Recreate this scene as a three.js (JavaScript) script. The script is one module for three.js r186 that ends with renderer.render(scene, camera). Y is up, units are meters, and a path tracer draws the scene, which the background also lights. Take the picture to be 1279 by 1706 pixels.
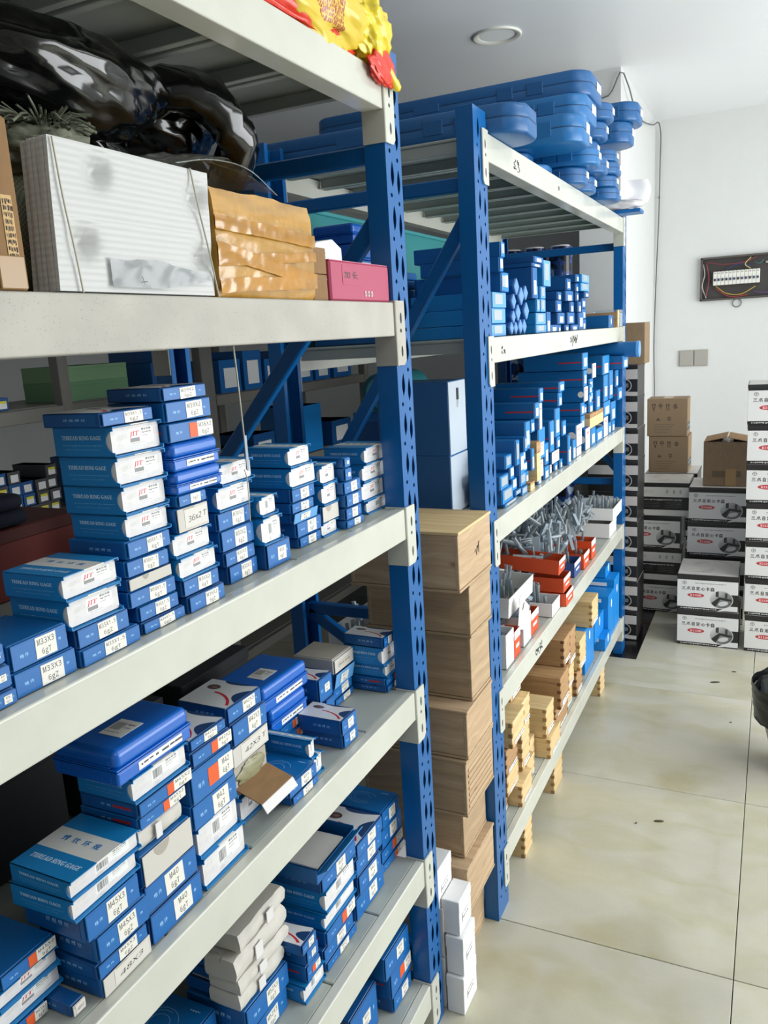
import * as THREE from 'three';
import { RoundedBoxGeometry } from 'three/addons/geometries/RoundedBoxGeometry.js';
import { mergeGeometries, toCreasedNormals } from 'three/addons/utils/BufferGeometryUtils.js';
import { RectAreaLightUniformsLib } from 'three/addons/lights/RectAreaLightUniformsLib.js';
import { ImprovedNoise } from 'three/addons/math/ImprovedNoise.js';

// ---------------------------------------------------------------- camera, light, exposure
const scene = new THREE.Scene();
const renderer = new THREE.WebGLRenderer({ antialias: true });
renderer.toneMapping = THREE.LinearToneMapping;
renderer.toneMappingExposure = 0.32;
renderer.shadowMap.enabled = true;
const camera = new THREE.PerspectiveCamera(64.6604, 1279 / 1706, 0.02, 60);
camera.position.set(0.6442, 1.5592, 1.4113);
camera.rotation.set(-0.2119, 0.4546, -0.0600, 'YXZ');
scene.add(camera);
scene.background = new THREE.Color(0.75, 0.82, 0.9);
RectAreaLightUniformsLib.init();
const CEIL = 2.74, WALL_Z = -4.1, ROOM = { x0: -3.4, x1: 2.9, z0: WALL_Z, z1: 4.4 };
function rectLight(name, color, k, w, h, pos, look) {
  const l = new THREE.RectAreaLight(color, k, w, h); l.name = name;
  l.position.set(...pos); l.lookAt(...look); scene.add(l); return l;
}
// daylight that comes through the two glazed shop openings (right wall, and the front behind the camera)
rectLight('daylight_right', new THREE.Color(0.965, 0.995, 0.995), 21, 3.4, 2.1, [2.84, 1.32, -1.6], [0, 1.32, -1.6]);
rectLight('daylight_front', new THREE.Color(0.95, 0.98, 1.0), 1.4, 3.2, 2.2, [0.9, 1.3, 4.3], [0.9, 1.3, 0]);

// ---------------------------------------------------------------- helpers
let SEED = 7;
function rnd() { SEED = (SEED + 0x6d2b79f5) | 0; let t = Math.imul(SEED ^ (SEED >>> 15), 1 | SEED); t = (t + Math.imul(t ^ (t >>> 7), 61 | t)) ^ t; return ((t ^ (t >>> 14)) >>> 0) / 4294967296; }
const rr = (a, b) => a + (b - a) * rnd();
const noise = new ImprovedNoise();
const fbm = (x, y, z, o = 4) => { let s = 0, a = 0.5, f = 1; for (let i = 0; i < o; i++) { s += a * noise.noise(x * f, y * f, z * f); a *= 0.5; f *= 2.03; } return s; };
const used = new Map();
function numbered(n) { const k = used.get(n) || 0; used.set(n, k + 1); return k ? n + '_' + String(k).padStart(3, '0') : n; }
function tag(o, label, category, group, kind) {
  if (label) o.userData.label = label;
  if (category) o.userData.category = category;
  if (group) o.userData.group = group;
  if (kind) o.userData.kind = kind;
  return o;
}
function thing(name, label, category, [x, y, z] = [0, 0, 0], turn = 0, group) {
  const o = new THREE.Group(); o.name = numbered(name); o.position.set(x, y, z); o.rotation.y = turn; scene.add(o);
  return tag(o, label, category, group);
}
function part(name, g, m, parent, label) {
  const o = new THREE.Mesh(g, m); o.name = name; o.castShadow = o.receiveShadow = true; parent.add(o);
  if (label) o.userData.label = label;
  return o;
}
function struct(name, parent = scene) { const o = new THREE.Group(); o.name = name; o.userData.kind = 'structure'; parent.add(o); return o; }
const mats = new Map();
function M(key, opt) {
  if (!mats.has(key)) { const { phys, ...o } = opt; const m = phys ? new THREE.MeshPhysicalMaterial({ ...o, ...phys }) : new THREE.MeshStandardMaterial(o); m.name = key; mats.set(key, m); }
  return mats.get(key);
}
function planarUV(g, s = 1) {                         // uv in metres, by the side a face looks to
  const p = g.attributes.position, n = g.attributes.normal, uv = new Float32Array(p.count * 2);
  for (let i = 0; i < p.count; i++) {
    const ax = Math.abs(n.getX(i)), ay = Math.abs(n.getY(i)), az = Math.abs(n.getZ(i));
    let u, v;
    if (ax >= ay && ax >= az) { u = -p.getZ(i); v = p.getY(i); } else if (ay >= az) { u = p.getX(i); v = p.getZ(i); } else { u = p.getX(i); v = p.getY(i); }
    uv[i * 2] = u * s; uv[i * 2 + 1] = v * s;
  }
  g.setAttribute('uv', new THREE.BufferAttribute(uv, 2)); return g;
}
function shiftUV(g, du, dv) { const a = g.attributes.uv; for (let i = 0; i < a.count; i++) a.setXY(i, a.getX(i) + du, a.getY(i) + dv); return g; }
// a box with chamfered edges, sized (x, y, z)
function cbox(dx, dy, dz, c = 0.0012) {
  c = Math.min(c, dx * 0.3, dy * 0.3, dz * 0.3);
  const h = [dx / 2, dy / 2, dz / 2], pos = [];
  const V = (s, axis) => s.map((q, k) => q * (k === axis ? h[k] : h[k] - c));
  const tri = (a, b, d) => { const e = [0, 1, 2].map((k) => b[k] - a[k]), f = [0, 1, 2].map((k) => d[k] - a[k]); const n = [e[1] * f[2] - e[2] * f[1], e[2] * f[0] - e[0] * f[2], e[0] * f[1] - e[1] * f[0]]; const m = [0, 1, 2].map((k) => a[k] + b[k] + d[k]); (n[0] * m[0] + n[1] * m[1] + n[2] * m[2] >= 0) ? pos.push(...a, ...b, ...d) : pos.push(...a, ...d, ...b); };
  const quad = (a, b, d, e) => { tri(a, b, d); tri(a, d, e); };
  for (let ax = 0; ax < 3; ax++) for (const s of [-1, 1]) {
    const u = (ax + 1) % 3, v = (ax + 2) % 3;
    const P = (a, b) => { const q = [0, 0, 0]; q[ax] = s; q[u] = a; q[v] = b; return V(q, ax); };
    quad(P(-1, -1), P(1, -1), P(1, 1), P(-1, 1));
  }
  for (let ax = 0; ax < 3; ax++) { const u = (ax + 1) % 3, v = (ax + 2) % 3;
    for (const a of [-1, 1]) for (const b of [-1, 1]) { const P = (t, w) => { const q = [0, 0, 0]; q[ax] = t; q[u] = a; q[v] = b; return V(q, w); }; quad(P(-1, u), P(1, u), P(1, v), P(-1, v)); } }
  for (const a of [-1, 1]) for (const b of [-1, 1]) for (const d of [-1, 1]) tri(V([a, b, d], 0), V([a, b, d], 1), V([a, b, d], 2));
  const g = new THREE.BufferGeometry(); g.setAttribute('position', new THREE.BufferAttribute(new Float32Array(pos), 3)); g.computeVertexNormals();
  return planarUV(g);
}
const mv = (g, x, y, z) => g.translate(x, y, z);
const merge = (l) => mergeGeometries(l.map((g) => { g = g.index ? g.toNonIndexed() : g; for (const k of Object.keys(g.attributes)) if (!['position', 'normal', 'uv'].includes(k)) g.deleteAttribute(k); return g; }));
// thin sheet that looks along +x: w along z, h along y, printed once over its face
function sheet(w, h, t = 0.0005) { return new THREE.BoxGeometry(t, h, w); }
function sheetZ(w, h, t = 0.0005) { return new THREE.BoxGeometry(w, h, t); }
function sheetY(wx, wz, t = 0.0005) { return new THREE.BoxGeometry(wx, t, wz); }
function cellUV(g, u0, v0, u1, v1) { const a = g.attributes.uv; for (let i = 0; i < a.count; i++) a.setXY(i, u0 + a.getX(i) * (u1 - u0), v0 + a.getY(i) * (v1 - v0)); return g; }
function tube(pts, r, seg = 24, rad = 6) { return new THREE.TubeGeometry(new THREE.CatmullRomCurve3(pts.map((p) => new THREE.Vector3(...p))), seg, r, rad); }
function bar(a, b, w, t, c = 0.002) {                 // rectangular bar between two points of an x-y plane; t is its depth along z
  const dx = b[0] - a[0], dy = b[1] - a[1], L = Math.hypot(dx, dy), g = cbox(L, w, t, c);
  g.rotateZ(Math.atan2(dy, dx)); return g.translate((a[0] + b[0]) / 2, (a[1] + b[1]) / 2, a[2]);
}
function blob(rx, ry, rz, amp, f, seed, seg = 40, flat) {
  const g = new THREE.SphereGeometry(1, seg, Math.round(seg * 0.7)), p = g.attributes.position;
  for (let i = 0; i < p.count; i++) {
    const x = p.getX(i), y = p.getY(i), z = p.getZ(i), d = 1 + amp * fbm(x * f + seed, y * f, z * f, 4) * 2 + amp * 0.7 * (Math.abs(fbm(x * f * 1.7, y * f * 1.7 + seed, z * f, 3)) - 0.2);
    let yy = y * d * ry; if (flat !== undefined) yy = Math.max(yy, flat);
    p.setXYZ(i, x * d * rx, yy, z * d * rz);
  }
  g.computeVertexNormals(); return g;
}

// ---------------------------------------------------------------- textures
function dataTex(n, fn, srgb = true, m = n) {
  const d = new Uint8Array(n * m * 4);
  for (let y = 0; y < m; y++) for (let x = 0; x < n; x++) { const c = fn(x / n, y / m), o = (y * n + x) * 4; for (let k = 0; k < 3; k++) d[o + k] = Math.max(0, Math.min(255, c[k] * 255)); d[o + 3] = 255; }
  const t = new THREE.DataTexture(d, n, m); t.magFilter = THREE.LinearFilter; t.minFilter = THREE.LinearMipmapLinearFilter; t.generateMipmaps = true;
  t.wrapS = t.wrapT = THREE.MirroredRepeatWrapping; if (srgb) t.colorSpace = THREE.SRGBColorSpace; t.needsUpdate = true; return t;
}
function canvasTex(w, h, draw) {
  const c = document.createElement('canvas'); c.width = w; c.height = h; const x = c.getContext('2d'); draw(x, w, h);
  const t = new THREE.CanvasTexture(c); t.colorSpace = THREE.SRGBColorSpace; t.anisotropy = 8; return t;
}
const rep = (t, s, s2 = s) => { t.repeat.set(s, s2); return t; };
// brush strokes of the printed characters, on a field of ten by ten
const GLYPH = {
  three: '2,2 8,2;2.5,5 7.5,5;1,8.5 9,8.5', claw: '8,1.5 3,2.5 2.6,6 1,9;5,2.2 5,9;7,1.8 7.2,5 9,9',
  self: '5,.5 4,2;2.5,9.5 2.5,2 7.5,2 7.5,9.5;2.5,4.5 7.5,4.5;2.5,7 7.5,7;2.5,9.3 7.5,9.3',
  fix: '5,.5 5,1.8;1.5,3.5 1.5,2 8.5,2 8.5,3.5;2.5,4.3 7.5,4.3;5,4.3 5,9;5,6.3 7.8,6.3;3,5.5 2.8,7.5 1,9.3;2.6,7.5 4.5,9 9,9.3',
  heart: '1.8,5 1,7.5;3.5,3.5 3.5,8.5 4.5,9.2 7,9.2 7.5,7.5;5,2 6,4;7.5,4 9,6.5',
  card: '5,.5 5,4.5;5,2.3 8,2.3;1,4.6 9,4.6;5,4.6 5,9.7;5.2,6.3 7.5,7.8',
  plate: '5,.3 4.2,1.3;1.2,5.8 2.3,4 2.5,1.5 7.5,1.5 7.5,5.3;1,3.4 9,3.4;2,9.2 2,6.3 8,6.3 8,9.2;4,6.3 4,9.2;6,6.3 6,9.2;.8,9.4 9.2,9.4',
  screw: '1,2.5 4,2.5 4,5 1,5 1,2.5;2.5,1 2.5,8.5;.8,8.7 4,8;5.5,1 9,1 9,4 5.5,4 5.5,1;5.5,2.5 9,2.5;7.2,1 7.2,4;7.5,4.5 6,5.8 8.5,5.8 6,7.5 9,7.3;7.3,7.3 7.3,9.5',
  grain: '2.5,.8 1,3.2 3,3.2 1,6 3.6,5.6;1,8.5 3.6,7.6;6.5,1 7,2.2;4.5,2.8 9.3,2.8;8,2.8 6.8,6 4.5,9.3;5.3,3 7,6.5 9.5,9.3',
  ring: '.8,2 3.8,2;2.3,2 2.3,8;1,4.8 3.6,4.8;.7,8.3 4,7.5;4.8,1.5 9.5,1.5;7.2,1.5 4.8,6;7,3.5 7,9.5;7.3,4.2 9.3,6.2',
  rule: '1,2.8 4,2.8;.6,5 4.3,5;2.5,1 2.4,5 .7,9;2.6,6 4.2,8.5;5.3,5.8 5.3,1.2 8.7,1.2 8.7,5.8;7,2.8 6.8,6 5,9.3;7.4,6 7.4,9 9.5,9 9.5,7.8',
  spec: '.5,3 4,3;2.3,.8 2.3,9.3;2.2,3.5 .6,6.5;2.5,4 3.8,5.5;6.3,.8 4.5,4;5.7,2 8.5,2 6.5,4.5 4.3,6;5.7,3 9.4,6;5.4,6.5 8.4,6.5 8.4,9.3 5.4,9.3 5.4,6.5',
  item: '3,.8 1,4;2.2,3 2.2,9.5;5.2,1.2 4.3,3.5;4.6,3 8.8,3;3.7,5.8 9.4,5.8;6.7,.8 6.7,9.6',
  add: '.8,3 4.5,3 4.3,8.5 3.3,8;2.6,1 2.2,5.5 .6,9;5.8,2.8 9,2.8 9,8.5 5.8,8.5 5.8,2.8', long: '7,1 3.5,3.5;1,5 9.2,5;3.2,1 3.2,9 5,8;4,5 6,7.3 9.3,9.2',
};
function glyph(x, name, ox, oy, s, lw, slant = 0) {
  x.lineWidth = lw; x.lineCap = x.lineJoin = 'round';
  for (const st of GLYPH[name].split(';')) { x.beginPath(); st.split(' ').forEach((q, i) => { const [a, b] = q.split(',').map(Number); x[i ? 'lineTo' : 'moveTo'](ox + a * s / 10 + slant * (10 - b) * s / 10, oy + b * s / 10); }); x.stroke(); }
}
function glyphs(x, names, ox, oy, s, gap, lw, slant) { names.forEach((n, i) => glyph(x, n, ox + i * (s + gap), oy, s, lw, slant)); }
function tinyLine(x, x0, y0, w, h, color) { x.fillStyle = color; let a = x0; while (a < x0 + w) { const b = 1 + rnd() * h * 0.8; x.fillRect(a, y0 + rnd() * h * 0.2, b, h * (0.5 + rnd() * 0.4)); a += b + 1 + rnd() * h * 0.35; } }

// ---------------------------------------------------------------- materials
const BLUE = '#0b5cb0', SKYB = '#0f78c0';
const PAPERN = dataTex(256, (u, v) => { const k = 0.5 + 0.25 * fbm(u * 30, v * 30, 2) + 0.2 * fbm(u * 5, v * 5, 7); return [k, k, k]; }, false);
const scuff = dataTex(256, (u, v) => { const k = 0.42 + 0.3 * fbm(u * 9, v * 9, 1.5) + 0.12 * fbm(u * 60, v * 60, 4); return [k, k, k]; }, false);
const STEELN = rep(dataTex(512, (u, v) => {            // worn cream beam paint: dust, specks, rubbed patches
  const d = fbm(u * 6, v * 6, 3, 5), sp = fbm(u * 90, v * 90, 9, 2) > 0.47 ? 0.85 : 1, b = 0.93 + 0.06 * d;
  return [0.84 * b * sp, 0.845 * b * sp, 0.80 * b * sp]; }), 1.6);
const SPECK_SHADE = rep(dataTex(512, (u, v) => { const d = fbm(u * 5, v * 5, 13, 5), sp = fbm(u * 230, v * 230, 19, 2) > 0.34 ? 0.8 : 1, b = 0.88 + 0.12 * d; return [0.765 * b * sp, 0.75 * b * sp, 0.71 * b * sp]; }), 2.2);  // dirt specks, on a base darkened to stand for shade from overhanging boxes
const beamM = M('cream beam paint', { map: STEELN, roughness: 0.42, roughnessMap: scuff });
const beamSpeckShadeM = M('speckled beam paint', { map: SPECK_SHADE, roughness: 0.55 });
const deckM = M('grey deck sheet', { color: '#d3d9dc', roughness: 0.5, map: STEELN });
const rackBlue = M('blue rack paint', { color: '#045a9c', roughness: 0.28, bumpMap: PAPERN, bumpScale: 0.0003 });
const grain = (seed, c0, c1, knots) => dataTex(512, (u, v) => {
  const w = fbm(u * 2 + seed, v * 3, seed, 3) * 0.5, l = fbm(u * 1.2 + seed, v * 22 + w * 4, seed * 2, 4), fine = fbm(u * 7, v * 150 + w * 8, seed + 3, 2);
  let k = 0.55 + 0.6 * l + 0.3 * fine;
  for (const [a, b, r] of knots) { const q = Math.hypot((u - a) * 0.7, v - b) / r; if (q < 1) k -= (1 - q) * (0.9 + 0.3 * Math.sin(q * 22)); }
  k = Math.max(-0.3, Math.min(1.2, k)); return [0, 1, 2].map((i) => c0[i] + (c1[i] - c0[i]) * k); });
const woodA = grain(1.3, [0.56, 0.46, 0.345], [0.77, 0.67, 0.54], [[0.3, 0.62, 0.05], [0.34, 0.45, 0.035], [0.8, 0.2, 0.03]]);
const woodB = grain(5.1, [0.60, 0.49, 0.37], [0.80, 0.70, 0.57], [[0.7, 0.7, 0.03]]);
const woodC = grain(8.7, [0.74, 0.62, 0.43], [0.90, 0.80, 0.61], []);
woodA.repeat.set(2.6, 2.6); woodB.repeat.set(3.1, 3.1); woodC.repeat.set(4, 4);
const woodAM = M('plywood crate', { map: woodA, roughness: 0.72, bumpMap: woodA, bumpScale: 0.0006 });
const woodBM = M('pine crate', { map: woodB, roughness: 0.72, bumpMap: woodB, bumpScale: 0.0005 });
const woodCM = M('pale jointed box wood', { map: woodC, roughness: 0.65 });
const woodDM = M('browner jointed box wood', { map: woodB, color: '#efdcc2', roughness: 0.65 });
const ENDGRAIN = M('dark end grain fingers', { color: '#6d4a2c', roughness: 0.8 });
const kraftT = rep(dataTex(256, (u, v) => { const k = 0.96 + 0.1 * fbm(u * 40, v * 12, 2) + 0.06 * fbm(u * 4, v * 4, 5); return [0.56 * k, 0.47 * k, 0.365 * k]; }), 2);
const kraftM = M('kraft board', { map: kraftT, roughness: 0.85 });
const kraftPaleM = M('pale kraft board', { map: kraftT, color: '#ffeacc', roughness: 0.85 });
const sleeveBlue = M('ring gauge sleeve blue', { color: '#0c7dc0', roughness: 0.45, bumpMap: PAPERN, bumpScale: 0.0002 });
const cartonBlue = M('carton blue', { color: '#0760a4', roughness: 0.42, bumpMap: PAPERN, bumpScale: 0.0002 });
const cartonNavy = M('carton dark blue', { color: '#094e8c', roughness: 0.42, bumpMap: PAPERN, bumpScale: 0.0002 });
const longBlue = M('long carton blue', { color: '#055c9a', roughness: 0.4 });
const lightBlueM = M('light blue flap', { color: '#5f9fd8', roughness: 0.5 });
const skyBoxM = M('bright blue carton', { color: '#1182d0', roughness: 0.4 });
const whiteCard = M('white card', { color: '#d9d7d6', roughness: 0.6, bumpMap: PAPERN, bumpScale: 0.0003 });
const greyCard = M('grey inner card', { color: '#a9a398', roughness: 0.8, bumpMap: PAPERN, bumpScale: 0.0006 });
const oldCard = M('yellowed card', { color: '#c8c4bc', roughness: 0.7, bumpMap: PAPERN, bumpScale: 0.0005 });
const plasticBlue = M('blue moulded plastic', { color: '#0560c0', roughness: 0.28, phys: { clearcoat: 0.25, clearcoatRoughness: 0.3 } });
const caseBlue = M('caliper case blue', { color: '#175a94', roughness: 0.36 });
const caseBlue2 = M('caliper case brighter blue', { color: '#1a6aa8', roughness: 0.34 });
const silverM = M('silver foil sticker', { color: '#b9c1c8', roughness: 0.3, metalness: 0.35 });
const orangeM = M('orange print', { color: '#e05a20', roughness: 0.5 });
const redM = M('red print', { color: '#b52a30', roughness: 0.5 });
const whiteM = M('white print', { color: '#e4e4e4', roughness: 0.55 });
const blackM = M('black matt', { color: '#141414', roughness: 0.6 });
const clearM = M('clear plastic', { color: '#f2f6f8', roughness: 0.12, phys: { transmission: 0.85, thickness: 0, ior: 1.45 } });
const frostM = M('frosted plastic', { color: '#9fadb9', roughness: 0.4, phys: { transmission: 0.25, thickness: 0 } });
const greyPlastic = M('grey plate', { color: '#a09c95', roughness: 0.5 });
const cableM = M('cable', { color: '#5d5f60', roughness: 0.6 });
const wallM = M('white wall paint', { map: rep(dataTex(512, (u, v) => { const k = 0.97 + 0.035 * fbm(u * 3, v * 3, 1, 4) + 0.012 * fbm(u * 40, v * 40, 3, 2) - (fbm(u * 9, v * 9, 31, 4) > 0.42 ? 0.05 : 0); return [0.845 * k, 0.85 * k, 0.845 * k]; }), 0.4), roughness: 0.6 });
const ceilM = M('ceiling paint', { map: rep(dataTex(256, (u, v) => { const k = 0.99 + 0.02 * fbm(u * 4, v * 4, 6, 3); return [0.915 * k, 0.925 * k, 0.935 * k]; }), 0.3), roughness: 0.38 });

const sideTex = canvasTex(512, 256, (x, w, h) => {
  x.fillStyle = '#0c7dc0'; x.fillRect(0, 0, w, h); x.fillStyle = '#d7e6f2'; x.textAlign = 'center'; x.textBaseline = 'middle';
  x.font = 'bold 46px serif'; x.fillText('THREAD RING GAGE', w * 0.47, h * 0.36, w * 0.66);
  tinyLine(x, w * 0.14, h * 0.60, w * 0.68, 7, '#8fbbe0'); tinyLine(x, w * 0.18, h * 0.74, w * 0.58, 6, '#7fb0da');
});
const topTex = canvasTex(512, 512, (x, w, h) => {      // u to the aisle, v across
  x.fillStyle = '#127cbc'; x.fillRect(0, 0, w, h); x.fillStyle = '#d8d8d4'; x.fillRect(0, h * 0.28, w, h * 0.36); x.strokeStyle = '#2a6fae';
  glyphs(x, ['screw', 'grain', 'ring', 'rule'], w * 0.2, h * 0.38, 52, 36, 7); x.fillStyle = '#d7e6f2'; x.font = 'italic bold 46px serif'; x.textAlign = 'center'; x.fillText('THREAD RING GAGE', w * 0.5, h * 0.82, w * 0.8);
});
function endFace(red) {
  return canvasTex(512, 256, (x, w, h) => {
    x.fillStyle = '#dbd9d9'; x.fillRect(0, 0, w, h);
    for (let i = 0; i < 40; i++) { x.fillStyle = `rgba(120,105,90,${0.02 + rnd() * 0.05})`; x.beginPath(); x.arc(rnd() * w, rnd() * h, 4 + rnd() * 40, 0, 7); x.fill(); }
    x.fillStyle = '#e9e9e7'; x.fillRect(w * 0.36, h * 0.14, w * 0.52, h * 0.62);
    if (red) { x.fillStyle = '#c8263c'; x.font = 'italic bold 64px serif'; x.fillText('JIT', w * 0.38, h * 0.42); x.fillStyle = '#8d8d8d'; x.fillRect(w * 0.38, h * 0.5, w * 0.2, h * 0.16); }
    else { x.fillStyle = '#777'; for (let i = 0; i < 22; i++) x.fillRect(w * 0.38 + i * 4, h * 0.24, rnd() * 3 + 1, h * 0.42); }
    x.strokeStyle = '#444'; glyphs(x, ['screw', 'grain', 'ring', 'rule'], w * 0.63, h * 0.16, 24, 3, 3);
    tinyLine(x, w * 0.63, h * 0.31, w * 0.2, 14, '#555'); tinyLine(x, w * 0.63, h * 0.44, w * 0.12, 9, '#777'); tinyLine(x, w * 0.38, h * 0.7, w * 0.3, 8, '#888');
  });
}
const endRedT = endFace(true), endGreyT = endFace(false);
const endPrint = canvasTex(256, 96, (x, w, h) => {     // blue carton end: printed words either side of the sticker
  x.fillStyle = '#0763ab'; x.fillRect(0, 0, w, h); x.strokeStyle = '#9cc0e6'; glyphs(x, ['spec', 'item'], 34, 42, 18, 4, 2); glyph(x, 'item', 214, 40, 14, 2);
});
const sidePrint = canvasTex(256, 96, (x, w, h) => { x.fillStyle = '#0a5798'; x.fillRect(0, 0, w, h); x.strokeStyle = '#9cbfe2'; glyphs(x, ['ring', 'rule', 'screw', 'grain'], 92, 34, 22, 8, 2.4); });
const glossTex = canvasTex(256, 256, (x, w, h) => {    // pictorial lid: white with dark swoosh, red arc, grey photo patch
  x.fillStyle = '#d4d6da'; x.fillRect(0, 0, w, h); x.fillStyle = '#22406e'; x.beginPath(); x.moveTo(w, 0); x.quadraticCurveTo(w * 0.4, h * 0.2, w * 0.3, 0); x.lineTo(w, 0); x.fill();
  x.beginPath(); x.moveTo(w, h * 0.2); x.quadraticCurveTo(w * 0.6, h * 0.5, w, h * 0.75); x.fill();
  x.strokeStyle = '#c03038'; x.lineWidth = 14; x.beginPath(); x.arc(w * 0.35, h * 1.1, w * 0.62, -1.5, -0.35); x.stroke();
  x.fillStyle = '#5a4a48'; x.beginPath(); x.ellipse(w * 0.25, h * 0.3, 34, 26, 0, 0, 7); x.fill(); x.fillStyle = '#8d6a60'; x.beginPath(); x.ellipse(w * 0.27, h * 0.3, 14, 10, 0, 0, 7); x.fill();
});
const circleTex = canvasTex(256, 256, (x, w, h) => { x.fillStyle = '#0a6ab2'; x.fillRect(0, 0, w, h); x.strokeStyle = '#8fc0ea'; x.lineWidth = 2.2; for (const [r, a] of [[70, 5.2], [58, 4.4], [40, 5.4]]) { x.beginPath(); x.arc(w * 0.45, h * 0.5, r, 0.7, 0.7 + a); x.stroke(); } x.fillStyle = '#cfe0f0'; tinyLine(x, w * 0.72, h * 0.12, 40, 9, '#cfe0f0'); });
const woodEndT = null;
const sleeveSideM = M('sleeve side print', { map: sideTex, roughness: 0.45 }), sleeveTopM = M('sleeve top print', { map: topTex, roughness: 0.45 });
const endRedM = M('white end with red mark', { map: endRedT, roughness: 0.55 }), endGreyM = M('white end with grey code', { map: endGreyT, roughness: 0.55 });
const endPrintM = M('blue end print', { map: endPrint, roughness: 0.42 }), sidePrintM = M('blue side print', { map: sidePrint, roughness: 0.42 });
const glossM = M('pictorial lid', { map: glossTex, roughness: 0.25 }), circleM = M('circle lid print', { map: circleTex, roughness: 0.38 });

// one sheet of stickers: 16 x 10 cells
const CELL = new Map();
const stickerCanvas = document.createElement('canvas'); stickerCanvas.width = 2048; stickerCanvas.height = 960;
const SX = stickerCanvas.getContext('2d'); SX.fillStyle = '#e6e4dc'; SX.fillRect(0, 0, 2048, 960);
const stickerTex = new THREE.CanvasTexture(stickerCanvas); stickerTex.colorSpace = THREE.SRGBColorSpace; stickerTex.anisotropy = 8;
const stickerM = M('printed sticker', { map: stickerTex, roughness: 0.5 });
function cell(key, draw) {
  if (!CELL.has(key)) { const i = CELL.size, cx = (i % 16) * 128, cy = Math.floor(i / 16) * 96; if (i > 159) throw new Error('stickers'); SX.save(); SX.beginPath(); SX.rect(cx, cy, 128, 96); SX.clip(); SX.translate(cx, cy); draw(SX, 128, 96); SX.restore(); CELL.set(key, [(cx + 1) / 2048, 1 - (cy + 95) / 960, (cx + 127) / 2048, 1 - (cy + 1) / 960]); }
  return CELL.get(key);
}
function textCell(txt) {
  return cell('t' + txt, (x, w, h) => { x.fillStyle = '#e4e1d8'; x.fillRect(0, 0, w, h); x.fillStyle = '#1c1c1c'; x.textAlign = 'center'; x.textBaseline = 'middle'; const l = txt.split('|'); l.forEach((s, i) => { x.font = (i ? '34' : '36') + 'px monospace'; x.fillText(s, w / 2, l.length > 1 ? 26 + i * 44 : 48, w - 14); }); });
}
function handCell(txt) {
  return cell('h' + txt, (x, w, h) => { x.fillStyle = '#d3cfc8'; x.fillRect(0, 0, w, h); x.fillStyle = '#17181c'; x.font = 'italic 40px sans-serif'; x.textBaseline = 'middle'; x.save(); x.translate(16, 56); x.rotate(-0.1); x.fillText(txt, 0, 0, 104); x.restore(); });
}
const tagCell = () => cell('tag' + Math.floor(rnd() * 3), (x, w, h) => { x.fillStyle = '#e6e6e4'; x.fillRect(0, 0, w, h); tinyLine(x, 12, 14, 90, 12, '#666'); tinyLine(x, 12, 42, 70, 10, '#888'); tinyLine(x, 12, 66, 96, 8, '#999'); });
const codeCell = () => cell('code' + Math.floor(rnd() * 3), (x, w, h) => { x.fillStyle = '#dcdbd8'; x.fillRect(0, 0, w, h); x.fillStyle = '#666'; for (let i = 0; i < 26; i++) x.fillRect(10 + i * 2.2, 18, 0.6 + rnd() * 1.4, 44); tinyLine(x, 74, 20, 44, 11, '#555'); tinyLine(x, 74, 40, 34, 9, '#777'); tinyLine(x, 10, 72, 80, 8, '#888'); });
const stripCell = () => cell('strip', (x, w, h) => { x.fillStyle = '#e8e8e8'; x.fillRect(0, 0, w, h); tinyLine(x, 8, 30, 112, 34, '#4a4a4a'); });
const redTagCell = () => cell('redtag' + Math.floor(rnd() * 2), (x, w, h) => { x.fillStyle = '#e8e6e4'; x.fillRect(0, 0, w, h); tinyLine(x, 12, 12, 96, 14, '#b04048'); tinyLine(x, 12, 44, 90, 10, '#777'); tinyLine(x, 12, 68, 60, 10, '#777'); });
const sticker = (w, h, uv, t = 0.0005) => cellUV(sheet(w, h, t), ...uv);

// ---------------------------------------------------------------- the room
function slab(name, parent, dx, dy, dz, x, y, z, m) { const g = planarUV(new THREE.BoxGeometry(dx, dy, dz)); return part(name, shiftUV(g, x + z, y), m, parent).translateX(x).translateY(y).translateZ(z); }
const W = ROOM.x1 - ROOM.x0, D = ROOM.z1 - ROOM.z0, XC = (ROOM.x0 + ROOM.x1) / 2, ZC = (ROOM.z0 + ROOM.z1) / 2;
const floor = struct('floor');
slab('grout_bed', floor, W + 0.4, 0.12, D + 0.4, XC, -0.075, ZC, M('grout', { color: '#4b463f', roughness: 0.9 }));
const marble = [3, 11, 23].map((s) => { const t = rep(dataTex(512, (u, v) => {
  const w = fbm(u * 1.6 + s, v * 1.6, s, 4), b = fbm(u * 2.2 + w * 1.6, v * 5 + w * 2 + s, s, 5), ve = Math.max(0, 0.16 - Math.abs(fbm(u * 1.3 + s * 2, v * 3.4 + w, s + 2, 4))) * 2.2, st = Math.max(0, fbm(u * 3 + 9, v * 3, s + 5, 4) - 0.12);
  const k = 0.94 + 0.10 * b + 0.02 * fbm(u * 90, v * 90, s, 2);
  return [0.775 * k - ve * 0.07 - st * 0.18, 0.762 * k - ve * 0.08 - st * 0.21, 0.70 * k - ve * 0.17 - st * 0.34]; }), 1.1); t.offset.set(s * 0.13, s * 0.29); return M('polished floor tile ' + s, { map: t, roughness: 0.3, phys: { clearcoat: 0.15, clearcoatRoughness: 0.25 } }); });
const blackTile = M('black stone border', { map: dataTex(256, (u, v) => { const k = fbm(u * 60, v * 60, 4, 2) > 0.4 ? 0.16 : 0.045; return [k, k, k * 1.02]; }), roughness: 0.22 });
const BLK = { x1: 0.1, z0: -2.32 };                    // the black border starts left of x1 and behind z0
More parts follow.
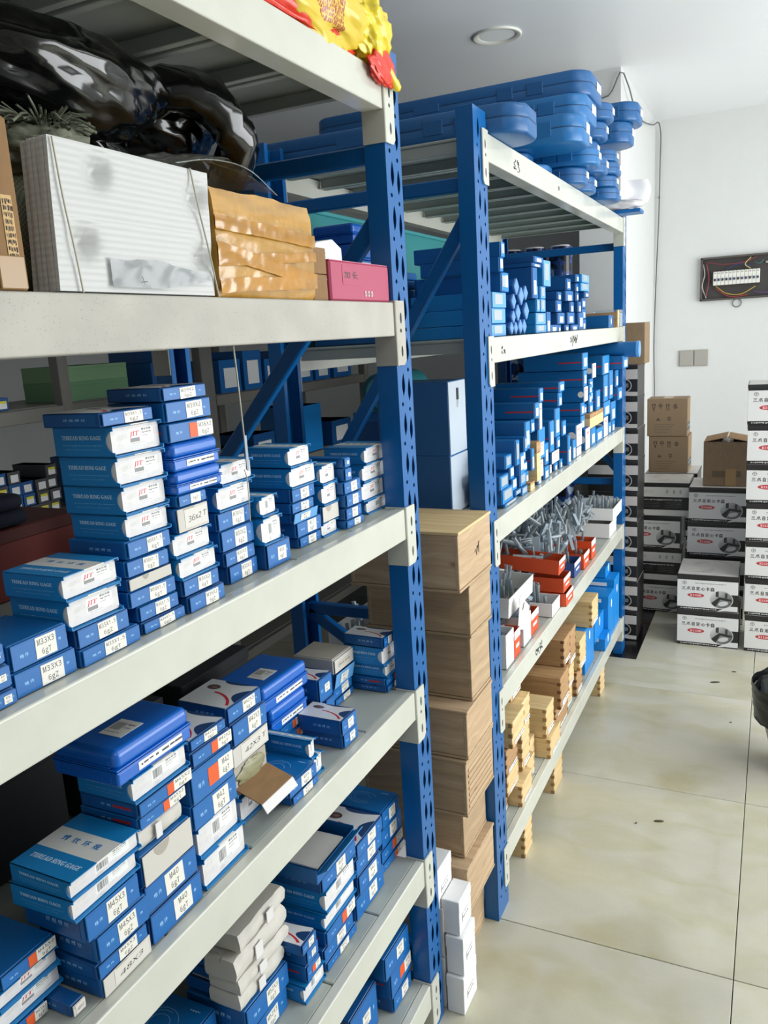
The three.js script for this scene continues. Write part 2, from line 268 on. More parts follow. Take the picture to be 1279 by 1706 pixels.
function tile(x0, x1, za, zb, m) { const g = 0.0022, w = x1 - x0 - g, d = za - zb - g; if (w < 0.02 || d < 0.02) return; const t = part('tile', planarUV(cbox(w, 0.014, d, 0.001)), m, floor); t.position.set((x0 + x1) / 2, -0.007, (za + zb) / 2); shiftUV(t.geometry, x0 * 1.7, za * 1.3); }
for (let i = -5; i < 3; i++) for (let j = -6; j < 5; j++) {
  const x0 = Math.max(0.6098 + i * 0.8, ROOM.x0), x1 = Math.min(0.6098 + (i + 1) * 0.8, ROOM.x1), za = Math.min(-0.4178 - j * 0.8, ROOM.z1), zb = Math.max(-0.4178 - (j + 1) * 0.8, ROOM.z0);
  if (x1 <= x0 || za <= zb) continue;
  const m = marble[Math.abs(i * 2 + j) % 3];
  if (x0 >= BLK.x1 || zb >= BLK.z0) { tile(x0, x1, za, zb, m); continue; }
  if (za > BLK.z0) tile(x0, x1, za, BLK.z0, m);
  const zt = Math.min(za, BLK.z0);
  if (x1 > BLK.x1) tile(BLK.x1, x1, zt, zb, m);
  tile(x0, Math.min(x1, BLK.x1), zt, zb, blackTile);
}
const ceiling = struct('ceiling'); slab('ceiling_board', ceiling, W + 0.4, 0.12, D + 0.4, XC, CEIL + 0.06, ZC, ceilM);
const wb = struct('wall_back'); slab('plaster', wb, W + 0.4, CEIL, 0.15, XC, CEIL / 2, ROOM.z0 - 0.075, wallM);
const wl = struct('wall_left'); slab('plaster', wl, 0.15, CEIL, D, ROOM.x0 - 0.075, CEIL / 2, ZC, wallM);
const wr = struct('wall_right');                       // with the glazed opening that lets the day in
{ const z0 = -3.3, z1 = 0.1, y1 = 2.45, X = ROOM.x1 + 0.075;
  slab('plaster', wr, 0.15, CEIL, z0 - ROOM.z0, X, CEIL / 2, (z0 + ROOM.z0) / 2, wallM); slab('plaster', wr, 0.15, CEIL, ROOM.z1 - z1, X, CEIL / 2, (ROOM.z1 + z1) / 2, wallM);
  slab('plaster', wr, 0.15, CEIL - y1, z1 - z0, X, (CEIL + y1) / 2, (z0 + z1) / 2, wallM); slab('plaster', wr, 0.15, 0.25, z1 - z0, X, 0.125, (z0 + z1) / 2, wallM);
  const win = struct('window_1'); const fm = M('aluminium frame', { color: '#b9bcbd', roughness: 0.4, metalness: 0.5 });
  for (const z of [z0 + 0.03, (z0 + z1) / 2, z1 - 0.03]) slab('window_frame', win, 0.06, y1 - 0.25, 0.06, X, (y1 + 0.25) / 2, z, fm);
  for (const y of [0.28, y1 - 0.03]) slab('window_frame', win, 0.06, 0.06, z1 - z0, X, y, (z0 + z1) / 2, fm);
  for (const k of [0, 1]) slab('pane', win, 0.006, y1 - 0.3, (z1 - z0) / 2 - 0.06, X, (y1 + 0.25) / 2, z0 + (z1 - z0) * (0.25 + 0.5 * k), M('window glass', { color: '#ffffff', roughness: 0.02, phys: { transmission: 1, thickness: 0 } }));
}
const wf = struct('wall_front');
{ const X0 = -0.8, X1 = 2.6, Z = ROOM.z1 + 0.075, y1 = 2.45;
  slab('plaster', wf, X0 - ROOM.x0, CEIL, 0.15, (X0 + ROOM.x0) / 2, CEIL / 2, Z, wallM); slab('plaster', wf, ROOM.x1 - X1, CEIL, 0.15, (X1 + ROOM.x1) / 2, CEIL / 2, Z, wallM); slab('plaster', wf, X1 - X0, CEIL - y1, 0.15, (X0 + X1) / 2, (CEIL + y1) / 2, Z, wallM);
  const dr = struct('door_1'); for (const x of [X0 + 0.03, (X0 + X1) / 2, X1 - 0.03]) slab('door_frame', dr, 0.06, y1, 0.06, x, y1 / 2, Z, mats.get('aluminium frame'));
  for (const k of [0, 1]) slab('pane', dr, (X1 - X0) / 2 - 0.06, y1 - 0.04, 0.006, X0 + (X1 - X0) * (0.25 + 0.5 * k), y1 / 2, Z, mats.get('window glass'));
}
const column = struct('wall_column'); slab('plaster', column, 0.2, CEIL, 1.24, -0.165, CEIL / 2, -3.48, wallM);

// ---------------------------------------------------------------- ceiling lamps
function downlight(label, x, z, on) {
  const t = thing('ceiling_downlight', label, 'ceiling light', [x, CEIL, z]);
  const rim = new THREE.LatheGeometry([[0.074, -0.001], [0.08, -0.005], [0.094, -0.008], [0.099, -0.006], [0.1, 0]].map((p) => new THREE.Vector2(...p)), 48); part('trim_ring', rim, M('lamp trim', { color: '#dcdcd2', roughness: 0.4 }), t);
  const cup = new THREE.LatheGeometry([[0.074, -0.001], [0.071, 0.004], [0.069, 0.006]].map((p) => new THREE.Vector2(...p)), 48); part('reflector', cup, M('lamp reflector', { color: '#c9c9bd', roughness: 0.35, side: THREE.DoubleSide }), t);
  part('diffuser', mv(new THREE.CylinderGeometry(0.0695, 0.0695, 0.002, 48), 0, -0.0004 + 0.001, 0), on ? M('lit diffuser', { color: '#ffffff', emissive: '#fff6e6', emissiveIntensity: 2 }) : M('unlit diffuser', { color: '#f0f2f2', roughness: 0.4 }), t);
  return t;
}
downlight('round recessed white downlight, unlit, in the ceiling above the racks', -0.435, -2.115, false);
function ledPanel(label, x, z, k) {
  const t = thing('ceiling_panel_light', label, 'ceiling light', [x, CEIL, z]);
  const fr = merge([[-0.3, 0, 0.02, 0.62], [0.3, 0, 0.02, 0.62], [0, -0.3, 0.58, 0.02], [0, 0.3, 0.58, 0.02]].map(([a, b, w, d]) => mv(cbox(w, 0.012, d), a, -0.006, b)));
  part('frame', fr, M('lamp trim', {}), t); part('diffuser', mv(new THREE.BoxGeometry(0.58, 0.004, 0.58), 0, -0.005, 0), M('panel diffuser', { color: '#ffffff', emissive: '#fffaf0', emissiveIntensity: 1.2 }), t);
  const l = rectLight('panel_lamp', new THREE.Color(0.985, 1, 0.985), k, 0.56, 0.56, [x, CEIL - 0.012, z], [x, 0, z]); l.castShadow = false;
}
ledPanel('square ceiling panel light over the near end of the aisle, behind the camera', 1.15, 1.55, 19);
ledPanel('square ceiling panel light over the aisle, right of the near rack', 1.3, -0.6, 19);

// ---------------------------------------------------------------- boltless racks
function leaf(x, y, w, h, lean) { const s = new THREE.Path(); s.moveTo(x - lean, y - h / 2); s.quadraticCurveTo(x + w * 1.1, y - h * 0.22, x + w * 0.55 + lean, y + h * 0.12); s.quadraticCurveTo(x + w * 0.3 + lean, y + h * 0.42, x + lean, y + h / 2); s.quadraticCurveTo(x - w * 0.7, y + h * 0.1, x - w * 0.5, y - h * 0.2); s.closePath(); return s; }
const postCache = new Map();
function postGeo(w, dep, H) {                          // U channel: perforated web on +x, flanges on both z sides; z from 0 to -w, x from 0 to -dep
  const key = w + '|' + dep + '|' + H; if (postCache.has(key)) return postCache.get(key);
  const s = new THREE.Shape([[0, 0], [w, 0], [w, H], [0, H]].map((p) => new THREE.Vector2(...p)));
  for (let y = 0.06, k = 0; y < H - 0.06; y += 0.0762, k++) {
    for (const [u, dy] of [[0.27, 0], [0.74, -0.012]]) { const c = new THREE.Path(); c.absarc(w * u, y + dy, 0.0042, 0, Math.PI * 2, true); s.holes.push(c); }
    for (const [u, dy] of [[0.36, 0.037], [0.80, 0.026]]) s.holes.push(leaf(w * u - (u > 0.5 ? 0.004 : 0), y + dy, 0.0105, 0.046, 0.0015));
  }
  const web = new THREE.ExtrudeGeometry(s, { depth: 0.002, bevelEnabled: false, curveSegments: 5 }); web.rotateY(Math.PI / 2); web.translate(-0.002, 0, 0);   // shape x -> -z
  const gs = [web, mv(cbox(dep - 0.002, H, 0.002, 0.0006), -0.002 - (dep - 0.002) / 2, H / 2, -0.001), mv(cbox(dep - 0.002, H, 0.002, 0.0006), -0.002 - (dep - 0.002) / 2, H / 2, -w + 0.001),
    mv(cbox(0.002, H, 0.014, 0.0006), -dep + 0.001, H / 2, -0.008), mv(cbox(0.002, H, 0.014, 0.0006), -dep + 0.001, H / 2, -w + 0.008)];
  const g = merge(gs); planarUV(g); postCache.set(key, g); return g;
}
function beamGeo(L, h, dep) {                          // stepped box beam along -z from 0; front face at x = 0, top at y = 0
  const r = 0.003, s = new THREE.Shape(); s.moveTo(-r, 0); s.lineTo(-0.018, 0); s.lineTo(-0.018, -0.012); s.lineTo(-dep, -0.012); s.lineTo(-dep, -h); s.lineTo(-r, -h); s.quadraticCurveTo(0, -h, 0, -h + r); s.lineTo(0, -r); s.quadraticCurveTo(0, 0, -r, 0);
  const g = new THREE.ExtrudeGeometry(s, { depth: L, bevelEnabled: false, curveSegments: 4 }); g.translate(0, 0, -L); return planarUV(g);
}
function connectorGeo(dep, w, pl, side) {              // L bracket hooked round the post corner; side +1: beam lies on the +z side of the post
  const s = new THREE.Shape(), r = 0.004, a = w, b = pl; s.moveTo(0, 0); s.lineTo(a - r, 0); s.quadraticCurveTo(a, 0, a, -r); s.lineTo(a, -b + 0.009); s.lineTo(a - 0.009, -b); s.lineTo(0, -b); s.closePath();
  for (const y of [-0.032, -b + 0.026]) { const q = new THREE.Path(); q.absellipse(a * 0.55, y, 0.0042, 0.0105, 0, Math.PI * 2, true); s.holes.push(q); }
  const c = new THREE.Path(); c.absarc(a * 0.5, -0.055, 0.0038, 0, Math.PI * 2, true); s.holes.push(c);
  const f = new THREE.ExtrudeGeometry(s, { depth: 0.003, bevelEnabled: false, curveSegments: 6 }); f.rotateY(Math.PI / 2);
  f.translate(0.0004, 0.003, 0.002);                   // shape x -> -z
  const fl = mv(cbox(dep + 0.004, pl, 0.003, 0.001), -(dep + 0.004) / 2 + 0.0034, -pl / 2 + 0.003, 0.0019);
  const g = merge([f, fl]); if (side < 0) { g.scale(1, 1, -1); const p = g.attributes.position, n = g.attributes.normal; for (let i = 0; i < p.count; i += 3) { for (const at of [p, n]) { const t = [at.getX(i), at.getY(i), at.getZ(i)]; at.setXYZ(i, at.getX(i + 1), at.getY(i + 1), at.getZ(i + 1)); at.setXYZ(i + 1, ...t); } } }
  return planarUV(g);
}
function rack(label, { x, zNear, zFar, w, dep, H, levels, h, pl, DEP, panels, dirty, farFrame = true, braces }) {   // beams run from zNear down to zFar; posts stand outside them
  const t = thing('boltless_rack', label, 'storage rack', [x, 0, (zNear + zFar) / 2]); const Z = (z) => z - (zNear + zFar) / 2, L = zNear - zFar;
  const pg = postGeo(w, dep, H);
  const posts = [[0, zFar, 0]]; posts.push([0, zNear + w, 0]); posts.push([-DEP, zFar - w, Math.PI], [-DEP, zNear, Math.PI]);
  for (const [px, pz, ry] of posts) { const p = part('post', pg, rackBlue, t); p.position.set(px, 0, Z(pz)); p.rotation.y = ry; }
  for (const [zz, list] of [[zFar - w / 2, braces[1]], [zNear + w / 2, braces[0]]]) for (const [a, b] of list) part('brace', planarUV(bar([a[0], a[1], Z(zz)], [b[0], b[1], Z(zz)], 0.032, 0.022, 0.003)), rackBlue, t);
  const bg = beamGeo(L - 0.008, h, 0.04);
  levels.forEach((y, i) => {
    const m = i === dirty ? beamSpeckShadeM : beamM;  // dirty picks the beam whose speckled paint also carries overhang shade
    for (const front of [1, 0]) {
      const b = part('beam', bg, m, t); b.position.set(front ? 0.0008 : -DEP - 0.0008, y, Z(front ? zNear - 0.004 : zFar + 0.004)); b.rotation.y = front ? 0 : Math.PI;
      const loc = (z) => (front ? z - (zNear - 0.004) : -(z - (zFar + 0.004)));
      for (const e of front ? [[zFar, 1], [zNear, -1]] : [[zFar, -1], [zNear, 1]]) { const c = part('connector', connectorGeo(dep, 0.04, pl, e[1]), m, b); c.position.set(0, 0, loc(e[0])); }
    }
    const pw = L / panels;
    const g = merge([mv(cbox(DEP - 0.038, 0.0075, pw - 0.003, 0.002), 0, -0.0043, 0), mv(cbox(DEP - 0.088, 0.026, 0.0025), 0, -0.021, pw / 2 - 0.006), mv(cbox(DEP - 0.088, 0.026, 0.0025), 0, -0.021, -pw / 2 + 0.006), mv(cbox(DEP - 0.088, 0.0025, 0.014), 0, -0.033, pw / 2 - 0.0125), mv(cbox(DEP - 0.088, 0.0025, 0.014), 0, -0.033, -pw / 2 + 0.0125)]);
    for (let k = 0; k < panels; k++) { const d = part('deck_panel', g, deckM, t); d.position.set(-DEP / 2, y, Z(zNear - pw * (k + 0.5))); }
  });
  return t;
}
function penMarks(parent, y, z, n, s, x) { const gs = []; for (let i = 0; i < n; i++) for (let k = 0; k < 5; k++) { const a = rr(-0.5, 0.5) * s, b = rr(-0.5, 0.5) * s; gs.push(tube([[x, y + a, z - i * s * 0.9 + b * 0.6], [x, y + a + rr(-0.4, 0.4) * s, z - i * s * 0.9 + b * 0.6 + rr(-0.4, 0.4) * s], [x, y + a + rr(-0.5, 0.2) * s, z - i * s * 0.9 + rr(-0.4, 0.4) * s]], 0.0009, 6, 4)); } part('pen_mark', merge(gs), M('pen ink', { color: '#2b2b33', roughness: 0.7 }), parent, 'scribbled black pen marks'); }
const zig = (H, d, ys) => { const r = []; for (const y of ys.h) r.push([[-0.035, y], [-d + 0.035, y]]); for (const [a, b] of ys.d) r.push([[-0.035, a], [-d + 0.035, b]]); return r; };
const BR = { h: [1.89, 0.79, 0.10], d: [[1.78, 1.2], [0.16, 0.72]] };
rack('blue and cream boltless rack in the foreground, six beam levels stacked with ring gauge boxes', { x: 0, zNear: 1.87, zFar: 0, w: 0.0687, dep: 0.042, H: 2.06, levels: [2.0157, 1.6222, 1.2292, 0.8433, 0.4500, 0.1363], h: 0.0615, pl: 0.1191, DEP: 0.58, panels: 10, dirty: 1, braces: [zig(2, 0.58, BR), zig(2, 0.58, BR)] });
const rackB = rack('blue and cream boltless rack farther down the aisle, five beam levels, blue cases on top', { x: 0.0285, zNear: -0.4939, zFar: -2.3626, w: 0.089, dep: 0.04, H: 2.045, levels: [2.0031, 1.5446, 1.0957, 0.6405, 0.1813], h: 0.0615, pl: 0.1191, DEP: 0.58, panels: 10, dirty: -1, braces: [zig(2, 0.58, { h: [1.89, 0.83, 0.12], d: [[1.82, 1.06], [0.5, 0.82]] }), zig(2, 0.58, { h: [1.89, 0.84, 0.1], d: [[0.9, 1.5]] })] });
{ const zc = (-0.4939 + -2.3626) / 2, L = [2.0031, 1.5446, 1.0957, 0.6405, 0.1813]; penMarks(rackB, L[0] - 0.03, -0.72 - zc, 2, 0.03, 0.0012); penMarks(rackB, L[1] - 0.03, -0.57 - zc, 2, 0.022, 0.0012); penMarks(rackB, L[1] - 0.03, -1.34 - zc, 4, 0.028, 0.0012); penMarks(rackB, L[3] - 0.03, -0.83 - zc, 4, 0.024, 0.0012); const b = mv(new THREE.CylinderGeometry(0.006, 0.006, 0.003, 14).rotateZ(Math.PI / 2), 0.001, L[0] - 0.032, -1.19 - zc); part('beam_bolt', b, M('dull bolt', { color: '#8b8d88', roughness: 0.4, metalness: 0.5 }), rackB); }

// ---------------------------------------------------------------- gauge boxes
// every builder: group at the middle of the base, the printed end looks to +x; w along z, h up, d along x
const LOOK = {
  W: 'white-ended ring gauge sleeve', w: 'white-ended sleeve, grey code', B: 'blue carton with white sticker', O: 'blue carton with orange square', P: 'blue moulded plastic case',
  H: 'carton with handwritten flap', C: 'crumpled white-ended carton', F: 'torn carton with hanging flap', L: 'carton with pale-blue flap', Y: 'yellowed old carton', I: 'thin box with white pictorial lid', G: 'blue carton with glossy lid', A: 'blue carton with circle-printed lid', T: 'open blue carton tray',
};
function sleeveGeo(w, h, d) {                          // four walls; groups: 0 plain, 1 side print, 2 top print
  const t = 0.0011, nr = h * 0.36;
  const s = new THREE.Shape(); s.moveTo(-d / 2, 0); s.lineTo(d / 2, 0); s.lineTo(d / 2, h / 2 - nr); s.absarc(d / 2, h / 2, nr, -Math.PI / 2, -Math.PI * 1.5, true); s.lineTo(d / 2, h); s.lineTo(-d / 2, h); s.closePath();
  const side = (z, f) => { const g = new THREE.ExtrudeGeometry(s, { depth: t, bevelEnabled: false, curveSegments: 10 }); g.translate(0, 0, z); const p = g.attributes.position, uv = g.attributes.uv; for (let i = 0; i < p.count; i++) uv.setXY(i, f * p.getX(i) / d + 0.5, p.getY(i) / h); return g; };
  const top = new THREE.BoxGeometry(d, t, w).toNonIndexed(); top.translate(0, h - t / 2, 0); { const p = top.attributes.position, uv = top.attributes.uv; for (let i = 0; i < p.count; i++) uv.setXY(i, p.getX(i) / d + 0.5, 0.5 - p.getZ(i) / w); }
  const bot = new THREE.BoxGeometry(d, t, w).toNonIndexed(); bot.translate(0, t / 2, 0);
  const gs = [bot, side(w / 2 - t, 1), side(-w / 2, -1), top], g = mergeGeometries(gs); let at = 0; g.clearGroups();
  gs.forEach((q, i) => { const n = q.attributes.position.count; g.addGroup(at, n, [0, 1, 1, 2][i]); at += n; }); return g;
}
const SLEEVE = [sleeveBlue, sleeveSideM, sleeveTopM];
function fillBox(t, kind, w, h, d, txt) {
  const e = d / 2;
  if (kind === 'W' || kind === 'w') {
    part('sleeve', sleeveGeo(w, h, d), SLEEVE, t);
    const tr = part('inner_tray', mv(cbox(d - 0.008, h - 0.0035, w - 0.0035, 0.0015), -0.0015, h / 2, 0), whiteCard, t);
    part('printed_end', mv(sheet(w * 0.96, (h - 0.004) * 0.97, 0.0004), e - 0.0052, h / 2, 0), kind === 'W' ? endRedM : endGreyM, t);
    return;
  }
  if (kind === 'P') {
    part('case_base', mv(new RoundedBoxGeometry(d, h * 0.44, w, 2, 0.004), 0, h * 0.22, 0), plasticBlue, t);
    part('case_lid', mv(new RoundedBoxGeometry(d, h * 0.55, w, 4, Math.min(0.009, h * 0.22)), 0, h * 0.725, 0), plasticBlue, t);
    for (const k of [0.12, 0.2, 0.28, 0.36, 0.54, 0.62, 0.70]) part('rib', mv(cbox(d * 0.8, 0.0018, w + 0.0014, 0.0006), 0, h * k, 0), plasticBlue, t);
    for (const k of [0.405, 0.475]) part('seam_lip', mv(cbox(d + 0.0014, h * 0.045, w + 0.0014, 0.0007), 0, h * k, 0), plasticBlue, t);
    part('label_strip', mv(sticker(w * 0.6, h * 0.23, stripCell()), e + 0.0003, h * 0.24, -w * 0.06), stickerM, t, 'white printed strip');
    part('lid_label', cellUV(mv(sheetY(d * 0.34, w * 0.3), d * 0.12, h + 0.0003, w * 0.1), ...codeCell()), stickerM, t);
    return;
  }
  if (kind === 'F') {                                  // end torn open: inside shows, flap hangs out
    part('carton_body', mv(cbox(d - 0.004, h - 0.0008, w, 0.0011), -0.002, h / 2, 0), cartonNavy, t); part('inner_card', mv(cbox(0.003, h - 0.004, w - 0.004, 0.0005), e - 0.003, h / 2, 0), greyCard, t);
    part('inner_wrap', mv(blob(0.004, h * 0.32, w * 0.42, 0.3, 2, 5, 24), e - 0.001, h * 0.6, 0), M('oily paper', { color: '#8d8a6a', roughness: 0.35 }), t);
    const f = part('hanging_flap', mv(cbox(0.05, 0.0016, w * 0.98, 0.0005), 0.025, 0, 0), kraftPaleM, t); f.position.set(e - 0.003, h * 0.34, 0); f.rotation.z = -0.32;
    const g = part('flap_lip', mv(cbox(0.016, 0.0016, w * 0.98, 0.0005), 0.008, 0, 0), whiteCard, t); g.position.set(e + 0.0445, h * 0.34 - 0.0157, 0); g.rotation.z = -1.0; return;
  }
  if (kind === 'C') {
    part('carton_body', mv(cbox(d * 0.86, h - 0.009, w * 0.86, 0.002), -d * 0.07, h / 2, 0), cartonNavy, t);
    const D = d * 0.5, g = new THREE.BoxGeometry(D, h, w, 10, 6, 22), p = g.attributes.position;
    for (let i = 0; i < p.count; i++) { const x = p.getX(i), y = p.getY(i), z = p.getZ(i), k = 0.008 * fbm(x * 28 + w * 50 + h * 90, y * 46, z * 24 + d * 9, 3), ed = Math.pow(Math.abs(y / h * 2), 3) * 0.006; p.setXYZ(i, x + (x > 0 ? k - ed : 0), Math.max(-h / 2 + 0.0004, Math.min(h / 2 - 0.0006, y + k * 0.4)), z + k * 0.5 - Math.sign(z) * ed * 0.6); }
    g.translate(d / 2 - D / 2 - 0.004, h / 2, 0); g.computeVertexNormals(); part('crushed_white_end', planarUV(g), oldCard, t);
    part('paper_band', mv(cbox(0.0016, h * 0.7, w * 0.14, 0.0004), e - 0.0005, h * 0.5, w * rr(-0.1, 0.15)), whiteCard, t); part('torn_lid', mv(cbox(d * 0.55, 0.0008, w * 0.8, 0.0003), -d * 0.12, h - 0.0008, 0), whiteCard, t);
    return;
  }
  if (kind === 'T') {
    part('tray_floor', mv(cbox(d, 0.002, w), 0, 0.001, 0), cartonBlue, t);
    for (const z of [-1, 1]) part('tray_wall', mv(cbox(d, h, 0.002), 0, h / 2, z * (w / 2 - 0.001)), cartonBlue, t);
    part('tray_wall', mv(cbox(0.002, h, w - 0.004), -e + 0.001, h / 2, 0), cartonBlue, t); part('tray_wall', mv(cbox(0.002, h * 0.8, w - 0.004), e - 0.001, h * 0.4, 0), cartonBlue, t);
    const fl = part('open_flap', new THREE.BoxGeometry(0.028, 0.0014, w - 0.006), sleeveBlue, t); fl.position.set(e + 0.009, h * 0.86, 0); fl.rotation.z = 0.6;
    part('paper_insert', mv(cbox(d * 0.8, 0.004, w * 0.7), 0, h * 0.5, 0), whiteCard, t); return;
  }
  const bodyM = kind === 'Y' ? oldCard : kind === 'G' || kind === 'I' ? cartonNavy : kind === 'A' ? cartonBlue : rnd() < 0.4 ? cartonNavy : cartonBlue;
  part('carton_body', mv(cbox(d - 0.003, h - 0.0008, w, 0.0011), -0.0015, h / 2, 0), bodyM, t);
  if (kind === 'Y') { part('end_flap', mv(cbox(0.0016, h - 0.004, w - 0.004, 0.0006), e - 0.0004, h / 2, 0), oldCard, t); part('lid_panel', mv(cbox(d * 0.9, 0.0012, w * 0.94, 0.0005), -0.002, h + 0.0001, 0), greyCard, t); part('end_print', mv(sticker(w * 0.6, h * 0.34, cell('zh4', (x, W2, H2) => { x.fillStyle = '#c4bcae'; x.fillRect(0, 0, W2, H2); x.strokeStyle = '#4a4640'; glyphs(x, ['screw', 'grain', 'ring', 'rule'], 6, 36, 26, 4, 3); })), e + 0.0008, h / 2, 0), stickerM, t); return; }
  part('side_print', mv(new THREE.PlaneGeometry(d * 0.86, h * 0.8), -0.002, h / 2, w / 2 + 0.0003), sidePrintM, t);
  if (kind === 'H') {
    part('white_end_flap', mv(cbox(0.0014, h - 0.002, w - 0.002, 0.0005), e - 0.0004, h / 2, 0), oldCard, t);
    if (txt) part('handwriting', mv(sticker(w * 0.72, h * 0.74, handCell(txt), 0.0003), e + 0.0005, h * 0.52, -w * 0.08), stickerM, t);
    const th = new THREE.CircleGeometry(h * 0.34, 16, Math.PI, Math.PI); th.rotateY(Math.PI / 2); part('thumb_notch', mv(th, e + 0.0005, h - 0.0015, w * 0.12), greyCard, t); return;
  }
  if (kind === 'L') { const f = part('pale_end_flap', cbox(0.0014, h * 1.1, w - 0.001, 0.0005), lightBlueM, t); f.position.set(e + 0.003, h * 0.52, 0); f.rotation.z = -0.22; const s = part('label_sticker', sticker(w * 0.4, h * 0.7, textCell('M27|6g'), 0.0004), stickerM, t); s.position.set(e + 0.0044, h * 0.52, 0.003); s.rotation.z = -0.22; return; }
  const flap = part('end_flap', mv(cbox(0.0014, h - 0.0022, w - 0.003, 0.0005), e - 0.0004, h / 2, 0), bodyM, t);
  part('end_print', mv(sheet(w * 0.95, (h - 0.003) * 0.9, 0.0002), e + 0.0004, h / 2, 0), endPrintM, t);
  const sw = Math.min(w * 0.36, 0.034), sh = Math.min(h * 0.78, sw * 0.86), big = kind === 'O' ? -w * 0.32 : -w * 0.06 + rr(-0.06, 0.02) * w;
  if (kind === 'O') { part('orange_square', mv(sheet(sh * 0.8, sh * 0.95), e + 0.0007, h / 2, big + sw / 2 + sh * 0.4), orangeM, t); part('side_stripe', mv(new THREE.PlaneGeometry(d * 0.3, 0.0035), d * 0.22, h * 0.55, w / 2 + 0.0005), redM, t); }
  const st = part('label_sticker', sticker(sw, sh, textCell(txt || 'M36|6gT'), 0.0004), stickerM, t); st.position.set(e + 0.0008, h * 0.5 + rr(-0.06, 0.04) * h * 0.5, big); st.rotation.x = rr(-0.05, 0.05);
  if (kind === 'G' || kind === 'I') part('lid_print', mv(new THREE.PlaneGeometry(d * 0.96, w * 0.96).rotateX(-Math.PI / 2).rotateY(0), -0.001, h + 0.0002, 0), glossM, t);
  if (kind === 'A') part('lid_print', mv(new THREE.PlaneGeometry(d * 0.96, w * 0.96).rotateX(-Math.PI / 2), -0.001, h + 0.0002, 0), circleM, t);
}
const ORD = ['bottom', 'second from bottom', 'third from bottom', 'fourth from bottom', 'fifth from bottom', 'sixth from bottom', 'seventh from bottom', 'eighth from bottom', 'ninth from bottom', 'tenth from bottom', 'eleventh from bottom', 'twelfth from bottom'];
const ONES = ['first', 'second', 'third', 'fourth', 'fifth', 'sixth', 'seventh', 'eighth', 'ninth', 'tenth', 'eleventh', 'twelfth', 'thirteenth', 'fourteenth', 'fifteenth', 'sixteenth', 'seventeenth', 'eighteenth', 'nineteenth'];
const ordN = (n) => n < 20 ? ONES[n - 1] : n % 10 ? ['twenty', 'thirty', 'forty', 'fifty'][Math.floor(n / 10) - 2] + '-' + ONES[n % 10 - 1] : ['twentieth', 'thirtieth', 'fortieth', 'fiftieth'][n / 10 - 2];
const NM = { W: 'ring_gauge_sleeve', w: 'ring_gauge_sleeve', P: 'plastic_gauge_case', T: 'carton_tray' };
function stack(desc, group, x, rows, depth) {
  rows.forEach(([k, z0, z1, y, h, txt], i) => {
    const w = z1 - z0, d = (k === 'P' ? 0.105 : depth) * rr(0.97, 1.03);
    const pos = i === rows.length - 1 && rows.length > 1 ? 'top' : ORD[i];
    const t = thing(NM[k] || 'gauge_carton', `${LOOK[k]}, ${rows.length > 1 ? pos + ' of ' : 'alone at '}${desc}`, 'box', [x - d / 2 + rr(-0.002, 0.002), y, (z0 + z1) / 2], rr(-0.02, 0.02), group);
    fillBox(t, k, w - 0.001, h - 0.0006, d, txt);
  });
}
stack("pile at left edge, third level", 'gauge boxes on the third level of the near rack', -0.019, [['B',0.904,0.931,1.229,0.018,""], ['B',0.906,0.930,1.247,0.025,""], ['B',0.909,0.932,1.272,0.023,""]], 0.090);
stack("M33X3 pair, third level", 'gauge boxes on the third level of the near rack', -0.022, [['B',0.822,0.903,1.229,0.028,"M33X3|6gZ"], ['B',0.828,0.903,1.257,0.029,"M33X3|6gT"]], 0.090);
stack("short stack beside tall, third level", 'gauge boxes on the third level of the near rack', -0.018, [['B',0.728,0.820,1.229,0.021,"M35X1.5|6gT"], ['B',0.741,0.820,1.250,0.024,"M35X1.5|6gZ"], ['W',0.749,0.826,1.274,0.033,""], ['W',0.748,0.830,1.307,0.029,""]], 0.090);
stack("tall eleven-box stack, third level", 'gauge boxes on the third level of the near rack', -0.022, [['B',0.642,0.718,1.229,0.016,"M36X1.5|6gZ"], ['B',0.648,0.720,1.245,0.020,"M36X1.5|6gZ"], ['B',0.652,0.733,1.266,0.021,"M38X1.5|6gT"], ['H',0.656,0.733,1.287,0.016,""], ['B',0.658,0.731,1.303,0.021,"M38X1.5|6gZ"], ['B',0.654,0.730,1.325,0.022,"M38X1.5|6gT"], ['W',0.646,0.720,1.346,0.030,""], ['W',0.644,0.722,1.376,0.034,""], ['W',0.644,0.725,1.410,0.035,""], ['W',0.644,0.728,1.445,0.035,""], ['G',0.655,0.740,1.480,0.017,"M39X1.5|6gZ"]], 0.090);
stack("two-case tall stack, third level", 'gauge boxes on the third level of the near rack', -0.015, [['B',0.564,0.640,1.229,0.023,"M36X2|6gZ"], ['B',0.573,0.646,1.253,0.023,"M36X2|6gT"], ['W',0.572,0.650,1.276,0.029,""], ['W',0.577,0.652,1.305,0.030,""], ['H',0.580,0.643,1.335,0.032,"36x2 T"], ['B',0.581,0.638,1.367,0.016,"6gZ"], ['P',0.546,0.639,1.383,0.029,""], ['P',0.545,0.640,1.412,0.036,""], ['O',0.556,0.641,1.448,0.025,"M36X2|6gZ"], ['B',0.553,0.642,1.473,0.026,"M39X2|6gZ"], ['G',0.560,0.645,1.499,0.018,"M39X2|6gZ"]], 0.090);
stack("stack under twine, third level", 'gauge boxes on the third level of the near rack', -0.040, [['B',0.447,0.520,1.229,0.027,"M30X3|6gT"], ['B',0.453,0.526,1.256,0.022,"M30X3|6gZ"], ['B',0.448,0.528,1.278,0.031,"M30X2|6gZ"], ['B',0.451,0.534,1.309,0.027,"M30X2|6gZ"], ['W',0.445,0.528,1.336,0.034,""], ['W',0.435,0.515,1.370,0.031,""]], 0.090);
